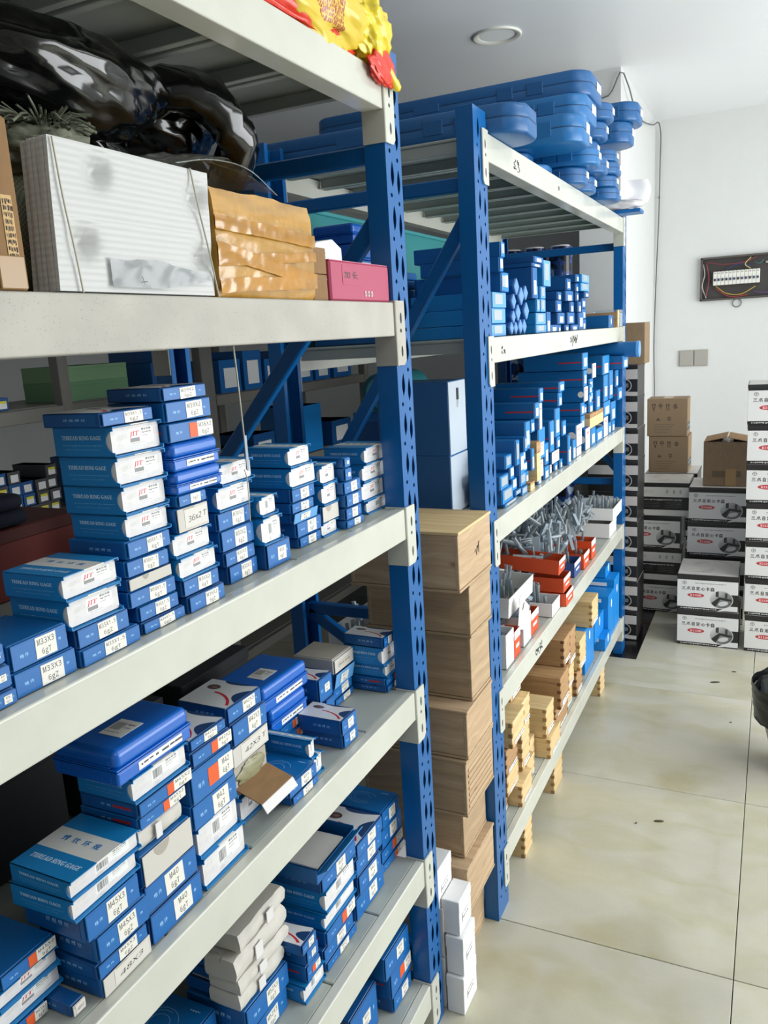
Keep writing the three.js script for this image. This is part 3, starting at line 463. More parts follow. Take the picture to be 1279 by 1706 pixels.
stack("three-box stack by twine, third level", 'gauge boxes on the third level of the near rack', -0.027, [['B',0.376,0.442,1.229,0.039,"M30|6gT"], ['w',0.394,0.446,1.268,0.041,""], ['w',0.399,0.443,1.310,0.031,""]], 0.090);
stack("seven-box stack, third level", 'gauge boxes on the third level of the near rack', -0.045, [['B',0.248,0.317,1.229,0.018,"M27|6gZ"], ['B',0.246,0.325,1.248,0.026,"M27|6gT"], ['L',0.259,0.335,1.274,0.016,""], ['B',0.265,0.336,1.290,0.018,"M28|6gZ"], ['B',0.260,0.335,1.308,0.023,"M28|6gT"], ['W',0.247,0.330,1.330,0.034,""], ['W',0.264,0.330,1.365,0.032,""]], 0.090);
stack("tumbled white stack, third level", 'gauge boxes on the third level of the near rack', -0.043, [['W',0.188,0.244,1.229,0.025,""], ['H',0.184,0.244,1.254,0.029,""], ['W',0.184,0.237,1.283,0.036,""], ['W',0.184,0.238,1.319,0.034,""]], 0.090);
stack("narrow blue stack, third level", 'gauge boxes on the third level of the near rack', -0.031, [['B',0.114,0.181,1.229,0.016,"M22|6gZ"], ['B',0.119,0.180,1.245,0.022,"M22|6gT"], ['B',0.120,0.178,1.268,0.024,"M24|6gZ"], ['B',0.119,0.182,1.292,0.023,"M24|6gT"], ['B',0.152,0.177,1.315,0.024,"M24|6g"], ['B',0.154,0.176,1.339,0.019,"M24|6g"]], 0.090);
stack("four-sleeve post stack, third level", 'gauge boxes on the third level of the near rack', -0.050, [['w',-0.049,0.060,1.229,0.026,""], ['W',-0.025,0.073,1.255,0.036,""], ['W',-0.029,0.069,1.292,0.033,""], ['W',-0.042,0.060,1.325,0.033,""]], 0.090);
stack("left-edge stack, fourth level", 'gauge boxes on the fourth level of the near rack', -0.063, [['O',0.895,0.942,0.844,0.018,"M45X2|6gT"], ['W',0.868,0.953,0.862,0.025,""], ['W',0.868,0.949,0.887,0.022,""], ['O',0.871,0.945,0.909,0.018,"M45X2|6gT"]], 0.092);
stack("lower left beam edge", 'gauge boxes on the fourth level of the near rack', -0.028, [['H',0.873,0.893,0.844,0.016,"48X2"]], 0.092);
stack("48X3 stack, fourth level", 'gauge boxes on the fourth level of the near rack', -0.016, [['H',0.779,0.860,0.844,0.026,"48X3"], ['B',0.781,0.861,0.869,0.020,"M45X3|6gZ"], ['B',0.775,0.858,0.889,0.034,"M45X3|6gZ"], ['B',0.783,0.869,0.923,0.035,"M45X3|6gT"], ['w',0.777,0.881,0.958,0.028,""], ['w',0.773,0.879,0.985,0.024,""]], 0.092);
stack("big plastic case stack, fourth level", 'gauge boxes on the fourth level of the near rack', -0.018, [['B',0.674,0.774,0.844,0.043,"M40|6gT"], ['B',0.676,0.774,0.886,0.040,"M40|6gT"], ['H',0.681,0.775,0.926,0.043,""], ['C',0.690,0.770,0.969,0.030,""], ['O',0.684,0.769,0.998,0.018,"M45X2|6gT"], ['O',0.671,0.769,1.016,0.020,"M45X2|6gT"], ['w',0.670,0.771,1.036,0.033,""], ['P',0.660,0.791,1.069,0.045,""]], 0.092);
stack("stack beside big case, fourth level", 'gauge boxes on the fourth level of the near rack', -0.022, [['w',0.566,0.665,0.844,0.047,""], ['w',0.572,0.665,0.890,0.046,""], ['B',0.577,0.673,0.937,0.037,"M42|6gT"], ['O',0.581,0.671,0.973,0.049,"M42|6gT"], ['O',0.578,0.662,1.023,0.022,"M42X2|6gT"], ['G',0.583,0.659,1.045,0.016,"M42X2|6gZ"]], 0.092);
stack("42X3 flap stack, fourth level", 'gauge boxes on the fourth level of the near rack', -0.065, [['W',0.459,0.518,0.844,0.043,""], ['F',0.435,0.524,0.887,0.053,""], ['H',0.429,0.527,0.940,0.033,"42X3 T"], ['B',0.430,0.523,0.973,0.038,"M42X3|6gT"], ['G',0.436,0.523,1.011,0.026,"M42X3|6gT"]], 0.092);
stack("two-case rear stack, fourth level", 'gauge boxes on the fourth level of the near rack', -0.112, [['O',0.271,0.295,0.844,0.016,"M39X3|6gT"], ['O',0.249,0.300,0.860,0.021,"M39X3|6gT"], ['O',0.245,0.331,0.881,0.019,"M39X3|6gT"], ['P',0.233,0.349,0.899,0.046,""], ['P',0.223,0.366,0.945,0.047,""]], 0.092);
stack("circle-lid pair, fourth level", 'gauge boxes on the fourth level of the near rack', -0.015, [['B',0.369,0.451,0.844,0.016,"M39|6gT"], ['A',0.372,0.457,0.860,0.024,"M39|6gT"]], 0.092);
stack("dark rear pair, fourth level", 'gauge boxes on the fourth level of the near rack', -0.100, [['B',0.158,0.191,0.844,0.052,"M36|6gT"], ['G',0.159,0.211,0.895,0.049,"M36|6gT"]], 0.092);
stack("torn sleeve pair, fourth level", 'gauge boxes on the fourth level of the near rack', -0.024, [['w',0.332,0.357,0.844,0.036,""], ['w',0.351,0.370,0.879,0.035,""]], 0.092);
stack("yellowed-carton stack, fourth level", 'gauge boxes on the fourth level of the near rack', -0.120, [['B',0.040,0.120,0.844,0.016,"M33X2|6gT"], ['B',0.041,0.125,0.860,0.022,"M33X2|6gT"], ['L',0.039,0.117,0.882,0.030,""], ['Y',0.034,0.116,0.912,0.032,""]], 0.092);
stack("small front pair, fourth level", 'gauge boxes on the fourth level of the near rack', -0.023, [['B',0.208,0.262,0.844,0.028,"M36|6gZ"], ['G',0.213,0.270,0.872,0.031,"M36|6gT"]], 0.092);
stack("post stack, fourth level", 'gauge boxes on the fourth level of the near rack', -0.050, [['B',-0.051,0.026,0.844,0.016,"M30X2|6gT"], ['O',-0.046,0.029,0.860,0.016,"M30X2|6gT"], ['W',-0.053,0.023,0.876,0.030,""], ['W',-0.045,0.032,0.905,0.039,""], ['I',-0.019,0.031,0.944,0.023,"M30|6gT"]], 0.092);
stack("crumpled carton stack, fifth level", 'gauge boxes on the fifth level of the near rack', -0.065, [['B',0.444,0.560,0.450,0.043,"M52X3|6gZ"], ['B',0.436,0.556,0.493,0.044,"M52X3|6gT"], ['C',0.437,0.563,0.538,0.031,""], ['C',0.420,0.564,0.569,0.026,""], ['C',0.420,0.570,0.595,0.038,""], ['C',0.415,0.551,0.634,0.031,""]], 0.120);
stack("stack beside crumpled cartons, fifth level", 'gauge boxes on the fifth level of the near rack', -0.037, [['w',0.361,0.432,0.450,0.034,""], ['O',0.378,0.421,0.484,0.032,"M48|6gT"], ['B',0.383,0.422,0.517,0.030,"M48|6gT"], ['G',0.387,0.435,0.547,0.022,"M48|6gT"]], 0.120);
stack("open-tray stack, fifth level", 'gauge boxes on the fifth level of the near rack', -0.041, [['B',0.238,0.356,0.450,0.019,"M45|6gT"], ['B',0.245,0.359,0.469,0.027,"M45|6gZ"], ['O',0.232,0.349,0.496,0.029,"M45|6gT"], ['w',0.225,0.345,0.526,0.032,""], ['w',0.220,0.340,0.558,0.044,""], ['B',0.216,0.345,0.602,0.032,"M45|6gT"], ['T',0.220,0.364,0.634,0.030,""]], 0.120);
stack("glossy-lid stack, fifth level", 'gauge boxes on the fifth level of the near rack', -0.048, [['B',0.098,0.222,0.450,0.048,"M42|6gT"], ['B',0.110,0.206,0.498,0.042,"M42|6gT"], ['B',0.093,0.209,0.540,0.035,"M42|6gT"], ['G',0.090,0.204,0.575,0.031,"M42|6gT"]], 0.120);
stack("post stack, fifth level", 'gauge boxes on the fifth level of the near rack', -0.063, [['O',-0.038,0.078,0.450,0.021,"M39|6gT"], ['O',-0.037,0.075,0.471,0.030,"M39|6gT"], ['B',-0.034,0.067,0.502,0.044,"M39|6gT"], ['A',-0.023,0.060,0.546,0.041,"M39|6gT"]], 0.120);
stack("near post in lowest level", 'gauge boxes on the lowest level of the near rack', -0.041, [['B',0.013,0.104,0.137,0.039,"M56|6gT"], ['O',0.006,0.112,0.176,0.062,"M56|6gT"], ['B',0.013,0.132,0.238,0.056,"M56|6gT"]], 0.120);
stack("left in lowest level", 'gauge boxes on the lowest level of the near rack', -0.065, [['B',0.134,0.253,0.137,0.105,"M60|6gT"]], 0.120);
stack("lower left, fifth level", 'gauge boxes on the fifth level of the near rack', -0.120, [['A',0.565,0.680,0.450,0.085,"M52|6gT"]], 0.120);

// ---------------------------------------------------------------- far rack, second and third levels: slim gauge cartons
const BT = { t: ['slim blue carton', cartonBlue], s: ['slim carton, silver sticker', sleeveBlue], d: ['small dark-blue carton', cartonNavy], r: ['long blue carton, red line', longBlue], w: ['white-ended slim carton', longBlue], k: ['tan wooden slim box', woodCM] };
function fillSlim(t, k, w, h, d) {
  const e = d / 2;
  if (k === 'k') { part('box_body', mv(cbox(d, h * 0.72, w, 0.001), 0, h * 0.36, 0), woodCM, t); part('sliding_lid', mv(cbox(d, h * 0.26, w, 0.001), 0, h * 0.87, 0), woodDM, t); return; }
  part('carton_body', mv(cbox(d - 0.002, h - 0.0008, w, 0.0012), -0.001, h / 2, 0), BT[k][1], t);
  part('end_flap', mv(cbox(0.0014, h - 0.003, w - 0.003, 0.0005), e - 0.0004, h / 2, 0), k === 'w' ? whiteCard : k === 'd' ? cartonBlue : k === 's' ? lightBlueM : sleeveBlue, t);
  const m = Math.min(w, h);
  if (k === 's') part('silver_sticker', mv(sheet(w * 0.55, h * 0.62), e + 0.0006, h * 0.55, w * 0.05), silverM, t);
  else if (k === 't') part('silver_sticker', mv(sheet(w * 0.7, h * 0.6), e + 0.0006, h * 0.55, 0), rnd() < 0.55 ? silverM : whiteCard, t);
  else if (k === 'w') part('printed_label', mv(sticker(w * 0.8, h * 0.86, redTagCell()), e + 0.0006, h / 2, 0), stickerM, t);
  else part('label_sticker', mv(sticker(w * (k === 'r' ? 0.55 : 0.5), Math.min(h * 0.5, 0.04), rnd() < 0.4 ? redTagCell() : tagCell()), e + 0.0006, h * rr(0.3, 0.45), 0), stickerM, t);
  if (k === 'r') part('red_line', mv(new THREE.PlaneGeometry(0.085, 0.0045), e - 0.048, h * 0.45, w / 2 + 0.0004), redM, t);
  if (k === 'w' && h > 0.05) { const c = new THREE.CircleGeometry(m * 0.2, 14); part('thumb_notch', mv(c, e - m * 0.22, h * 0.5, w / 2 + 0.0004), whiteCard, t); }
}
function slimLevel(rows, level, deckY, group, depths) {
  const sorted = rows.map((r) => ({ k: r[0], z0: r[1], z1: r[2], y: r[3], h: r[4], x: r[5] })).sort((a, b) => b.z1 + b.z0 - a.z1 - a.z0), unused = 0;
  const layers = [];
  for (const r of sorted) { r.layer = 1; for (const q of sorted) if (q !== r && q.y + q.h <= r.y + 0.002 && Math.min(q.z1, r.z1) - Math.max(q.z0, r.z0) > 0.003) r.layer = Math.max(r.layer, 1 + (q.layer || 1)); }
  for (let pass = 0; pass < 8; pass++) for (const r of sorted) for (const q of sorted) if (q !== r && q.y + q.h <= r.y + 0.002 && Math.min(q.z1, r.z1) - Math.max(q.z0, r.z0) > 0.003) r.layer = Math.max(r.layer, 1 + q.layer);
  for (const r of sorted) {
    const n = (layers[r.layer] = (layers[r.layer] || 0) + 1);
    const w = r.z1 - r.z0 - 0.002, d = r.k === 'k' ? 0.16 : r.z1 > -0.76 && level[0] === 't' ? 0.085 : rr(...depths), x = r.x + (w < 0.05 && r.x < 0.03 ? rr(-0.012, 0.012) : 0);
    const t = thing(r.k === 'k' ? 'wooden_slim_box' : 'slim_gauge_carton', `${BT[r.k][0]}, ${ordN(n)} from near post, ${ordN(r.layer)} layer, far rack's ${level}`, 'box', [x - d / 2, r.y, (r.z0 + r.z1) / 2], 0, group);
    fillSlim(t, r.k, w, r.h - 0.0008, d);
  }
}
slimLevel([['s',-1.132,-1.010,1.545,0.026,-0.001], ['d',-1.283,-1.186,1.545,0.024,-0.001], ['d',-1.587,-1.480,1.545,0.021,-0.001], ['d',-1.334,-1.292,1.545,0.023,-0.001], ['d',-1.442,-1.387,1.545,0.022,-0.001], ['s',-0.708,-0.584,1.545,0.032,-0.001], ['d',-1.529,-1.425,1.567,0.041,-0.001], ['d',-1.380,-1.285,1.568,0.039,-0.001], ['d',-1.188,-1.135,1.545,0.064,-0.001], ['s',-1.127,-1.012,1.570,0.036,-0.001], ['d',-1.683,-1.599,1.545,0.063,-0.001], ['s',-0.706,-0.587,1.577,0.040,-0.001], ['d',-1.338,-1.266,1.607,0.039,-0.001], ['d',-1.521,-1.464,1.607,0.037,-0.001], ['s',-1.064,-1.029,1.607,0.039,-0.001], ['d',-1.642,-1.590,1.608,0.038,-0.001], ['s',-1.127,-1.068,1.607,0.040,-0.001], ['s',-0.715,-0.596,1.616,0.041,-0.001], ['d',-1.340,-1.289,1.646,0.027,-0.001], ['d',-1.513,-1.402,1.644,0.036,-0.001], ['d',-1.643,-1.602,1.646,0.034,-0.001], ['s',-1.067,-1.031,1.646,0.039,-0.001], ['s',-1.129,-1.071,1.646,0.038,-0.001], ['d',-1.783,-1.708,1.545,0.039,-0.013], ['d',-1.783,-1.708,1.584,0.039,-0.013], ['d',-1.783,-1.708,1.622,0.039,-0.013], ['d',-1.784,-1.707,1.661,0.022,-0.001], ['t',-0.688,-0.649,1.657,0.047,-0.001], ['t',-0.742,-0.688,1.657,0.051,-0.001], ['d',-1.034,-0.980,1.646,0.089,-0.001], ['d',-1.644,-1.603,1.680,0.030,-0.001], ['d',-1.477,-1.413,1.680,0.040,-0.001], ['s',-1.785,-1.644,1.683,0.030,-0.001], ['d',-1.085,-0.981,1.735,0.013,-0.001], ['t',-0.670,-0.639,1.705,0.037,-0.001], ['d',-1.656,-1.604,1.713,0.029,-0.001], ['s',-1.786,-1.655,1.713,0.031,-0.001], ['s',-1.195,-1.108,1.684,0.079,-0.001], ['d',-1.108,-1.003,1.748,0.020,-0.001], ['t',-0.684,-0.648,1.741,0.039,-0.001]], 'second level', 1.545, 'slim gauge cartons on the second level of the far rack', [0.2, 0.26]);
slimLevel([['t',-0.739,-0.622,1.096,0.012,0.009], ['w',-2.114,-2.021,1.096,0.085,0.009], ['r',-2.281,-2.213,1.096,0.049,0.009], ['r',-1.846,-1.757,1.096,0.072,0.009], ['r',-2.190,-2.125,1.096,0.052,0.009], ['w',-1.580,-1.495,1.096,0.035,0.009], ['w',-1.739,-1.654,1.096,0.084,0.009], ['w',-1.393,-1.351,1.096,0.058,0.009], ['r',-1.000,-0.957,1.096,0.017,0.009], ['r',-2.001,-1.865,1.096,0.056,0.009], ['w',-1.167,-1.143,1.096,0.032,0.009], ['r',-1.243,-1.199,1.096,0.028,0.009], ['r',-1.099,-1.040,1.096,0.041,0.009], ['t',-0.845,-0.785,1.096,0.025,0.009], ['k',-0.903,-0.857,1.096,0.025,0.009], ['r',-1.283,-1.250,1.096,0.033,0.009], ['t',-0.779,-0.722,1.108,0.016,0.009], ['t',-0.702,-0.602,1.108,0.041,0.009], ['r',-1.489,-1.437,1.096,0.071,0.009], ['t',-0.831,-0.772,1.124,0.039,0.009], ['r',-0.894,-0.860,1.121,0.035,0.009], ['w',-1.029,-0.973,1.113,0.055,0.009], ['t',-0.755,-0.710,1.124,0.036,0.009], ['w',-1.236,-1.137,1.128,0.041,0.009], ['w',-1.590,-1.498,1.131,0.081,0.009], ['r',-2.303,-2.190,1.145,0.085,0.009], ['t',-0.662,-0.587,1.149,0.039,0.009], ['r',-1.354,-1.320,1.096,0.104,0.009], ['k',-2.011,-1.741,1.168,0.057,0.009], ['r',-1.111,-1.065,1.137,0.071,0.009], ['t',-0.728,-0.688,1.160,0.037,0.009], ['t',-0.834,-0.786,1.163,0.029,0.009], ['r',-1.246,-1.202,1.170,0.040,0.009], ['k',-0.964,-0.917,1.113,0.119,0.009], ['r',-2.168,-2.022,1.181,0.063,0.009], ['r',-0.887,-0.859,1.156,0.066,0.009], ['t',-0.777,-0.736,1.163,0.063,0.009], ['t',-0.826,-0.783,1.192,0.031,0.009], ['t',-0.695,-0.638,1.197,0.038,0.009], ['r',-1.339,-1.285,1.200,0.052,0.009], ['r',-0.919,-0.879,1.222,0.037,0.009], ['r',-1.055,-0.974,1.168,0.096,0.009], ['t',-0.733,-0.699,1.197,0.071,0.009], ['t',-0.812,-0.781,1.223,0.043,0.009], ['r',-1.170,-1.115,1.170,0.101,0.009], ['r',-1.943,-1.868,1.225,0.081,0.009], ['r',-2.350,-2.254,1.230,0.055,0.029], ['r',-2.115,-2.022,1.244,0.112,0.009], ['r',-0.957,-0.911,1.259,0.042,0.009], ['r',-0.870,-0.821,1.223,0.080,0.009], ['r',-1.251,-1.186,1.209,0.094,0.009], ['r',-1.027,-0.983,1.263,0.059,0.009], ['r',-1.700,-1.636,1.180,0.050,-0.003], ['r',-1.700,-1.636,1.230,0.050,-0.003], ['w',-1.701,-1.635,1.281,0.058,0.009], ['r',-2.349,-2.279,1.285,0.076,0.013], ['r',-2.234,-2.147,1.244,0.124,0.009], ['r',-1.290,-1.239,1.304,0.046,0.009], ['r',-1.786,-1.736,1.225,0.039,-0.003], ['r',-1.786,-1.736,1.264,0.039,-0.003], ['r',-1.787,-1.735,1.303,0.035,0.009], ['r',-0.955,-0.908,1.301,0.047,0.009], ['w',-0.986,-0.956,1.263,0.081,0.009], ['r',-1.075,-1.032,1.263,0.037,-0.003], ['r',-1.075,-1.032,1.300,0.037,-0.003], ['r',-1.076,-1.031,1.337,0.045,0.009], ['r',-1.323,-1.248,1.349,0.035,0.009], ['r',-2.333,-2.200,1.368,0.057,0.057], ['r',-1.686,-1.629,1.338,0.061,0.009], ['r',-1.860,-1.790,1.225,0.044,-0.003], ['r',-1.860,-1.790,1.269,0.044,-0.003], ['r',-1.860,-1.790,1.314,0.044,-0.003], ['w',-1.861,-1.789,1.358,0.058,0.009], ['r',-2.147,-2.003,1.356,0.079,0.009], ['r',-1.705,-1.615,1.400,0.063,0.009]], 'third level', 1.096, 'slim gauge cartons on the third level of the far rack', [0.2, 0.27]);
// diamond-ended plug gauge tubes lying among them
const tubeM = M('blue translucent tube', { color: '#0d59a6', roughness: 0.3, phys: { clearcoat: 0.3 } });
[[-0.775, 1.56, 0.017, 0.2], [-0.815, 1.56, 0.017, 0.2], [-0.795, 1.594, 0.017, 0.2], [-0.86, 1.562, 0.02, 0.22], [-0.84, 1.605, 0.022, 0.22], [-0.8, 1.635, 0.02, 0.22], [-0.9, 1.565, 0.02, 0.24], [-0.875, 1.65, 0.024, 0.24], [-0.83, 1.675, 0.022, 0.24], [-0.925, 1.61, 0.024, 0.25], [-0.92, 1.66, 0.02, 0.25]].forEach(([z, y, r, d], i) => {
  const t = thing('plug_gauge_tube', `blue square tube with diamond-turned end, ${['leftmost on the deck', 'second on the deck', 'low between two others', 'third on the deck', 'second row, left', 'second row, near post', 'rightmost on the deck', 'topmost of the pile', 'top row, near post', 'second row, right', 'top row, right'][i]}, far rack`, 'gauge tube', [-0.01, Math.max(y, 1.5455 + r * 1.075), z], 0, 'diamond-ended tubes on the second level of the far rack');
  part('tube_body', (() => { const g = cbox(d, r * 1.42, r * 1.42, 0.003); g.rotateX(Math.PI / 4); return mv(g, -d / 2, 0, 0); })(), tubeM, t);
  part('end_cap', (() => { const g = cbox(0.008, r * 1.5, r * 1.5, 0.002); g.rotateX(Math.PI / 4); return mv(g, 0.002, 0, 0); })(), M('tube cap', { color: '#5f92d2', roughness: 0.35 }), t);
});
{ const t = thing('document_roll', 'thick blue roll protruding past the far post under the second beam', 'roll', [-0.07, 1.4482, -2.25]);
  const g = new THREE.CylinderGeometry(0.033, 0.033, 0.36, 28); g.rotateZ(Math.PI / 2); part('roll_body', g, longBlue, t); const c = new THREE.CylinderGeometry(0.0345, 0.0345, 0.012, 28); c.rotateZ(Math.PI / 2); part('end_cap', mv(c, 0.182, 0, 0), M('roll cap', { color: '#5a9ae0', roughness: 0.3 }), t); }
{ const t = thing('wooden_slat_box', 'tall thin pale wooden box leaning out among blue cartons, second level', 'box', [-0.07, 1.5452, -2.16]); part('box_body', mv(cbox(0.22, 0.062, 0.03, 0.001), 0, 0.031, 0), woodDM, t); part('front_slat', mv(cbox(0.006, 0.07, 0.032, 0.001), 0.112, 0.035, 0), woodCM, t); }
for (const [z, y, h, w, lab] of [[-2.07, 1.5452, 0.05, 0.1, 'wide blue carton with oval white spot beside wooden slat box'], [-2.235, 1.5452, 0.052, 0.09, 'blue carton with oval white spot right of wooden slat box']]) {
  const t = thing('gauge_carton', lab, 'box', [-0.05, y, z]); part('carton_body', mv(cbox(0.16, h, w), 0, h / 2, 0), longBlue, t); const c = new THREE.CircleGeometry(0.009, 18); c.scale(1, 1.5, 1); c.rotateY(Math.PI / 2); part('white_spot', mv(c, 0.0804, h / 2, 0), whiteM, t); }
{ const t = thing('clear_plastic_box', 'clear plastic box at the far end of the second level', 'box', [-0.03, 1.5452, -2.312]); part('box_shell', mv(cbox(0.12, 0.06, 0.07, 0.002), 0, 0.03, 0), frostM, t); part('lid', mv(cbox(0.122, 0.014, 0.072, 0.002), 0, 0.066, 0), clearM, t); }
// behind the near posts of the far rack
for (const [x, y, z, dx, h, w, lab] of [[-0.2, 1.0962, -0.58, 0.2, 0.155, 0.13, 'tall grey-blue carton stack base beside far rack near post'], [-0.2, 1.2515, -0.58, 0.2, 0.19, 0.125, 'tall silver-blue hook-topped carton standing beside near post']]) {
  const t = thing('tall_carton', lab, 'box', [x, y, z]); part('carton_body', mv(cbox(dx, h, w), 0, h / 2, 0), M('greyish blue card', { color: '#2a649c', roughness: 0.45 }), t); part('silver_front', mv(cbox(0.002, h - 0.004, w - 0.002, 0.0005), dx / 2 + 0.001, h / 2, 0), M('silver card', { color: '#b4bfca', roughness: 0.4 }), t);
  part('side_label', mv(sticker(0.05, 0.05, codeCell()), 0, 0, 0), stickerM, t).position.set(-0.04, h * 0.5, w / 2 + 0.0005); t.children[t.children.length - 1].rotation.y = -Math.PI / 2;
  if (h > 0.16) { part('hang_hook', mv(cbox(0.003, 0.03, 0.012, 0.001), dx / 2 + 0.003, h - 0.035, 0), blackM, t); part('hang_slot', tube([[dx / 2 + 0.004, h - 0.05, 0.004], [dx / 2 + 0.004, h - 0.068, 0.004], [dx / 2 + 0.004, h - 0.068, -0.004], [dx / 2 + 0.004, h - 0.05, -0.004]], 0.001, 16, 5), whiteM, t); }
}
{ const t = thing('blue_plastic_tray', 'shallow blue tray with clear lid behind near post, third level', 'tray', [-0.4, 1.0962, -0.68]); part('tray', mv(new RoundedBoxGeometry(0.2, 0.045, 0.2, 3, 0.006), 0, 0.0225, 0), plasticBlue, t); part('clear_lid', mv(cbox(0.19, 0.012, 0.19, 0.003), 0, 0.0515, 0), clearM, t); }
{ const t = thing('teal_roll', 'large teal roll of sheet lying deep inside the third level', 'roll', [-0.42, 1.398, -0.91]); const g = new THREE.CylinderGeometry(0.058, 0.058, 0.25, 32); part('roll_body', g.rotateX(Math.PI / 2), M('teal sheet', { color: '#1d6f78', roughness: 0.5 }), t); part('core', new THREE.TorusGeometry(0.04, 0.006, 8, 28).translate(0, 0, 0.126), M('teal edge', { color: '#3f979c', roughness: 0.5 }), t);
  const s = thing('gauge_carton', 'dark blue carton under the teal roll, third level', 'box', [-0.42, 1.0962, -0.93]); part('carton_body', mv(cbox(0.2, 0.242, 0.26), 0, 0.121, 0), cartonNavy, s); part('lid', mv(cbox(0.204, 0.03, 0.264), 0, 0.228, 0), cartonBlue, s); }
['bottom', 'second', 'third', 'top'].forEach((nm, i) => { const t = thing('flat_blue_case', `flat dark-blue case, ${nm} of the pile between the two front posts, second level`, 'case', [-0.385 + i * 0.003, 1.5452 + i * 0.0462, -0.65], 0, 'flat blue cases seen between the front posts'); part('case_base', mv(new RoundedBoxGeometry(0.22, 0.024, 0.2, 2, 0.004), 0, 0.012, 0), caseBlue, t); part('case_lid', mv(new RoundedBoxGeometry(0.22, 0.02, 0.2, 2, 0.004), 0, 0.0345, 0), cartonBlue, t); });
[['bright blue plastic case deep between the front posts, second level', -0.4, 1.7305, 0.07], ['small bright blue case on top, deep between the front posts', -0.4, 1.801, 0.05]].forEach(([l, x, y, h]) => { const t = thing('plastic_gauge_case', l, 'case', [x, y, -0.6]); fillBox(t, 'P', 0.16, h, 0.12, ''); });
['low', 'upper'].forEach((nm, i) => { const t = thing('purple_roll', `dark purple roll at the rear of the second level, ${nm} one`, 'roll', [-0.46, 1.575 + i * 0.058, -1.0]); const g = new THREE.CylinderGeometry(0.028, 0.028, 0.55, 24); part('roll_body', g.rotateX(Math.PI / 2), M('dark purple sheet', { color: '#332c42', roughness: 0.6 }), t); const e = new THREE.CylinderGeometry(0.03, 0.03, 0.02, 24); part('end_wrap', mv(e.rotateX(Math.PI / 2), 0, 0, 0.27), M('purple wrap', { color: '#3f3550', roughness: 0.5 }), t); });
{ const t = thing('teal_board', 'teal sheet board standing at the rear of the far rack second level', 'board', [-0.525, 1.5452, -1.35]); part('sheet', mv(cbox(0.012, 0.36, 1.6, 0.002), 0, 0.18, 0), M('teal board', { color: '#2f8a8d', roughness: 0.4 }), t); part('edge_strip', mv(cbox(0.016, 0.012, 1.6, 0.002), 0, 0.366, 0), M('teal edge', {}), t); }
// patterned rolls at the far inner corner
for (const [x, z, i] of [[-0.3, -2.6, 0], [-0.42, -2.58, 1], [-0.54, -2.6, 2]]) { const t = thing('film_roll', `tall dark roll with blue and white blotched wrap, ${['nearest the column', 'in the middle', 'farthest from the column'][i]}`, 'roll', [x, 0, z], 0, 'tall wrapped rolls behind the far rack'); const g = new THREE.CylinderGeometry(0.055, 0.055, 1.93, 24); part('roll_body', mv(g, 0, 0.965, 0), M('blotched wrap', { roughness: 0.25, map: rep(dataTex(256, (u, v) => { const k = fbm(u * 5, v * 16, 3, 3); return k > 0.12 ? [0.62, 0.7, 0.8] : k > -0.1 ? [0.1, 0.22, 0.45] : [0.05, 0.06, 0.1]; }), 1, 2) }), t); part('end_ring', new THREE.TorusGeometry(0.04, 0.006, 8, 24).rotateX(Math.PI / 2).translate(0, 1.932, 0), whiteCard, t); }

// ---------------------------------------------------------------- long blue cases on top of the far rack
function caseGeo(L, w, h, r) { const a = L / 2, b = w / 2, s = new THREE.Shape(); s.moveTo(-a + r, -b); s.lineTo(a - r, -b); s.quadraticCurveTo(a - r * 0.25, -b + r * 0.25, a, -b + r); s.lineTo(a, b - r); s.quadraticCurveTo(a - r * 0.25, b - r * 0.25, a - r, b); s.lineTo(-a + r, b); s.quadraticCurveTo(-a + r * 0.25, b - r * 0.25, -a, b - r); s.lineTo(-a, -b + r); s.quadraticCurveTo(-a + r * 0.25, -b + r * 0.25, -a + r, -b); const bv = Math.min(0.008, h * 0.3); const g = new THREE.ExtrudeGeometry(s, { depth: h - 2 * bv, bevelEnabled: true, bevelThickness: bv, bevelSize: bv, bevelOffset: -bv, bevelSegments: 3, curveSegments: 6 }); g.translate(0, 0, bv - h / 2); g.rotateX(-Math.PI / 2); return toCreasedNormals(g, 0.7); }
function seamGeo(L, w, r) { const g = caseGeo(L, w, 0.02, r), p = g.attributes.position; for (let i = 0; i < p.count; i++) p.setY(i, p.getY(i) > 0 ? 0.0011 : -0.0011); return g; }
function caliperCase(label, xEnd, z0, z1, y, h, L, bright, turn = 0, lab = true) {
  const w = z1 - z0, t = thing('caliper_case', label, 'case', [xEnd - L / 2, y, (z0 + z1) / 2], turn, 'blue cases on the top level of the far rack'), m = bright ? caseBlue2 : caseBlue, r = Math.min(0.052, w * 0.34);
  const lap = 0.007; part('case_base', mv(caseGeo(L, w, h * 0.5 + lap, r), 0, h * 0.25 + lap / 2, 0), m, t); part('case_lid', mv(caseGeo(L - 0.001, w - 0.001, h * 0.5 + lap, r), 0, h * 0.75 - lap / 2 - 0.0004, 0), m, t); part('seam', mv(seamGeo(L + 0.0006, w + 0.0006, r), 0, h * 0.52, 0), M('case seam', { color: '#0c355e', roughness: 0.6 }), t);
  for (const k of [0.14, 0.24]) part('latch', mv(cbox(0.05, h * 0.5, 0.004, 0.001), L / 2 - L * k - 0.03, h * 0.5, w / 2), m, t);
  part('handle_recess', mv(cbox(0.09, h * 0.36, 0.003, 0.001), -L * 0.05, h * 0.5, w / 2), m, t);
  if (lab) part('end_label', mv(sticker(w * 0.26, h * 0.36, tagCell()), L / 2 + 0.0004, h * 0.62, -w * 0.12), stickerM, t, 'white printed end label');
}
caliperCase('large chamfered blue case nearest the post, overhanging the top beam', 0.105, -0.70, -0.515, 2.004, 0.066, 0.78, false, 0.02, false);
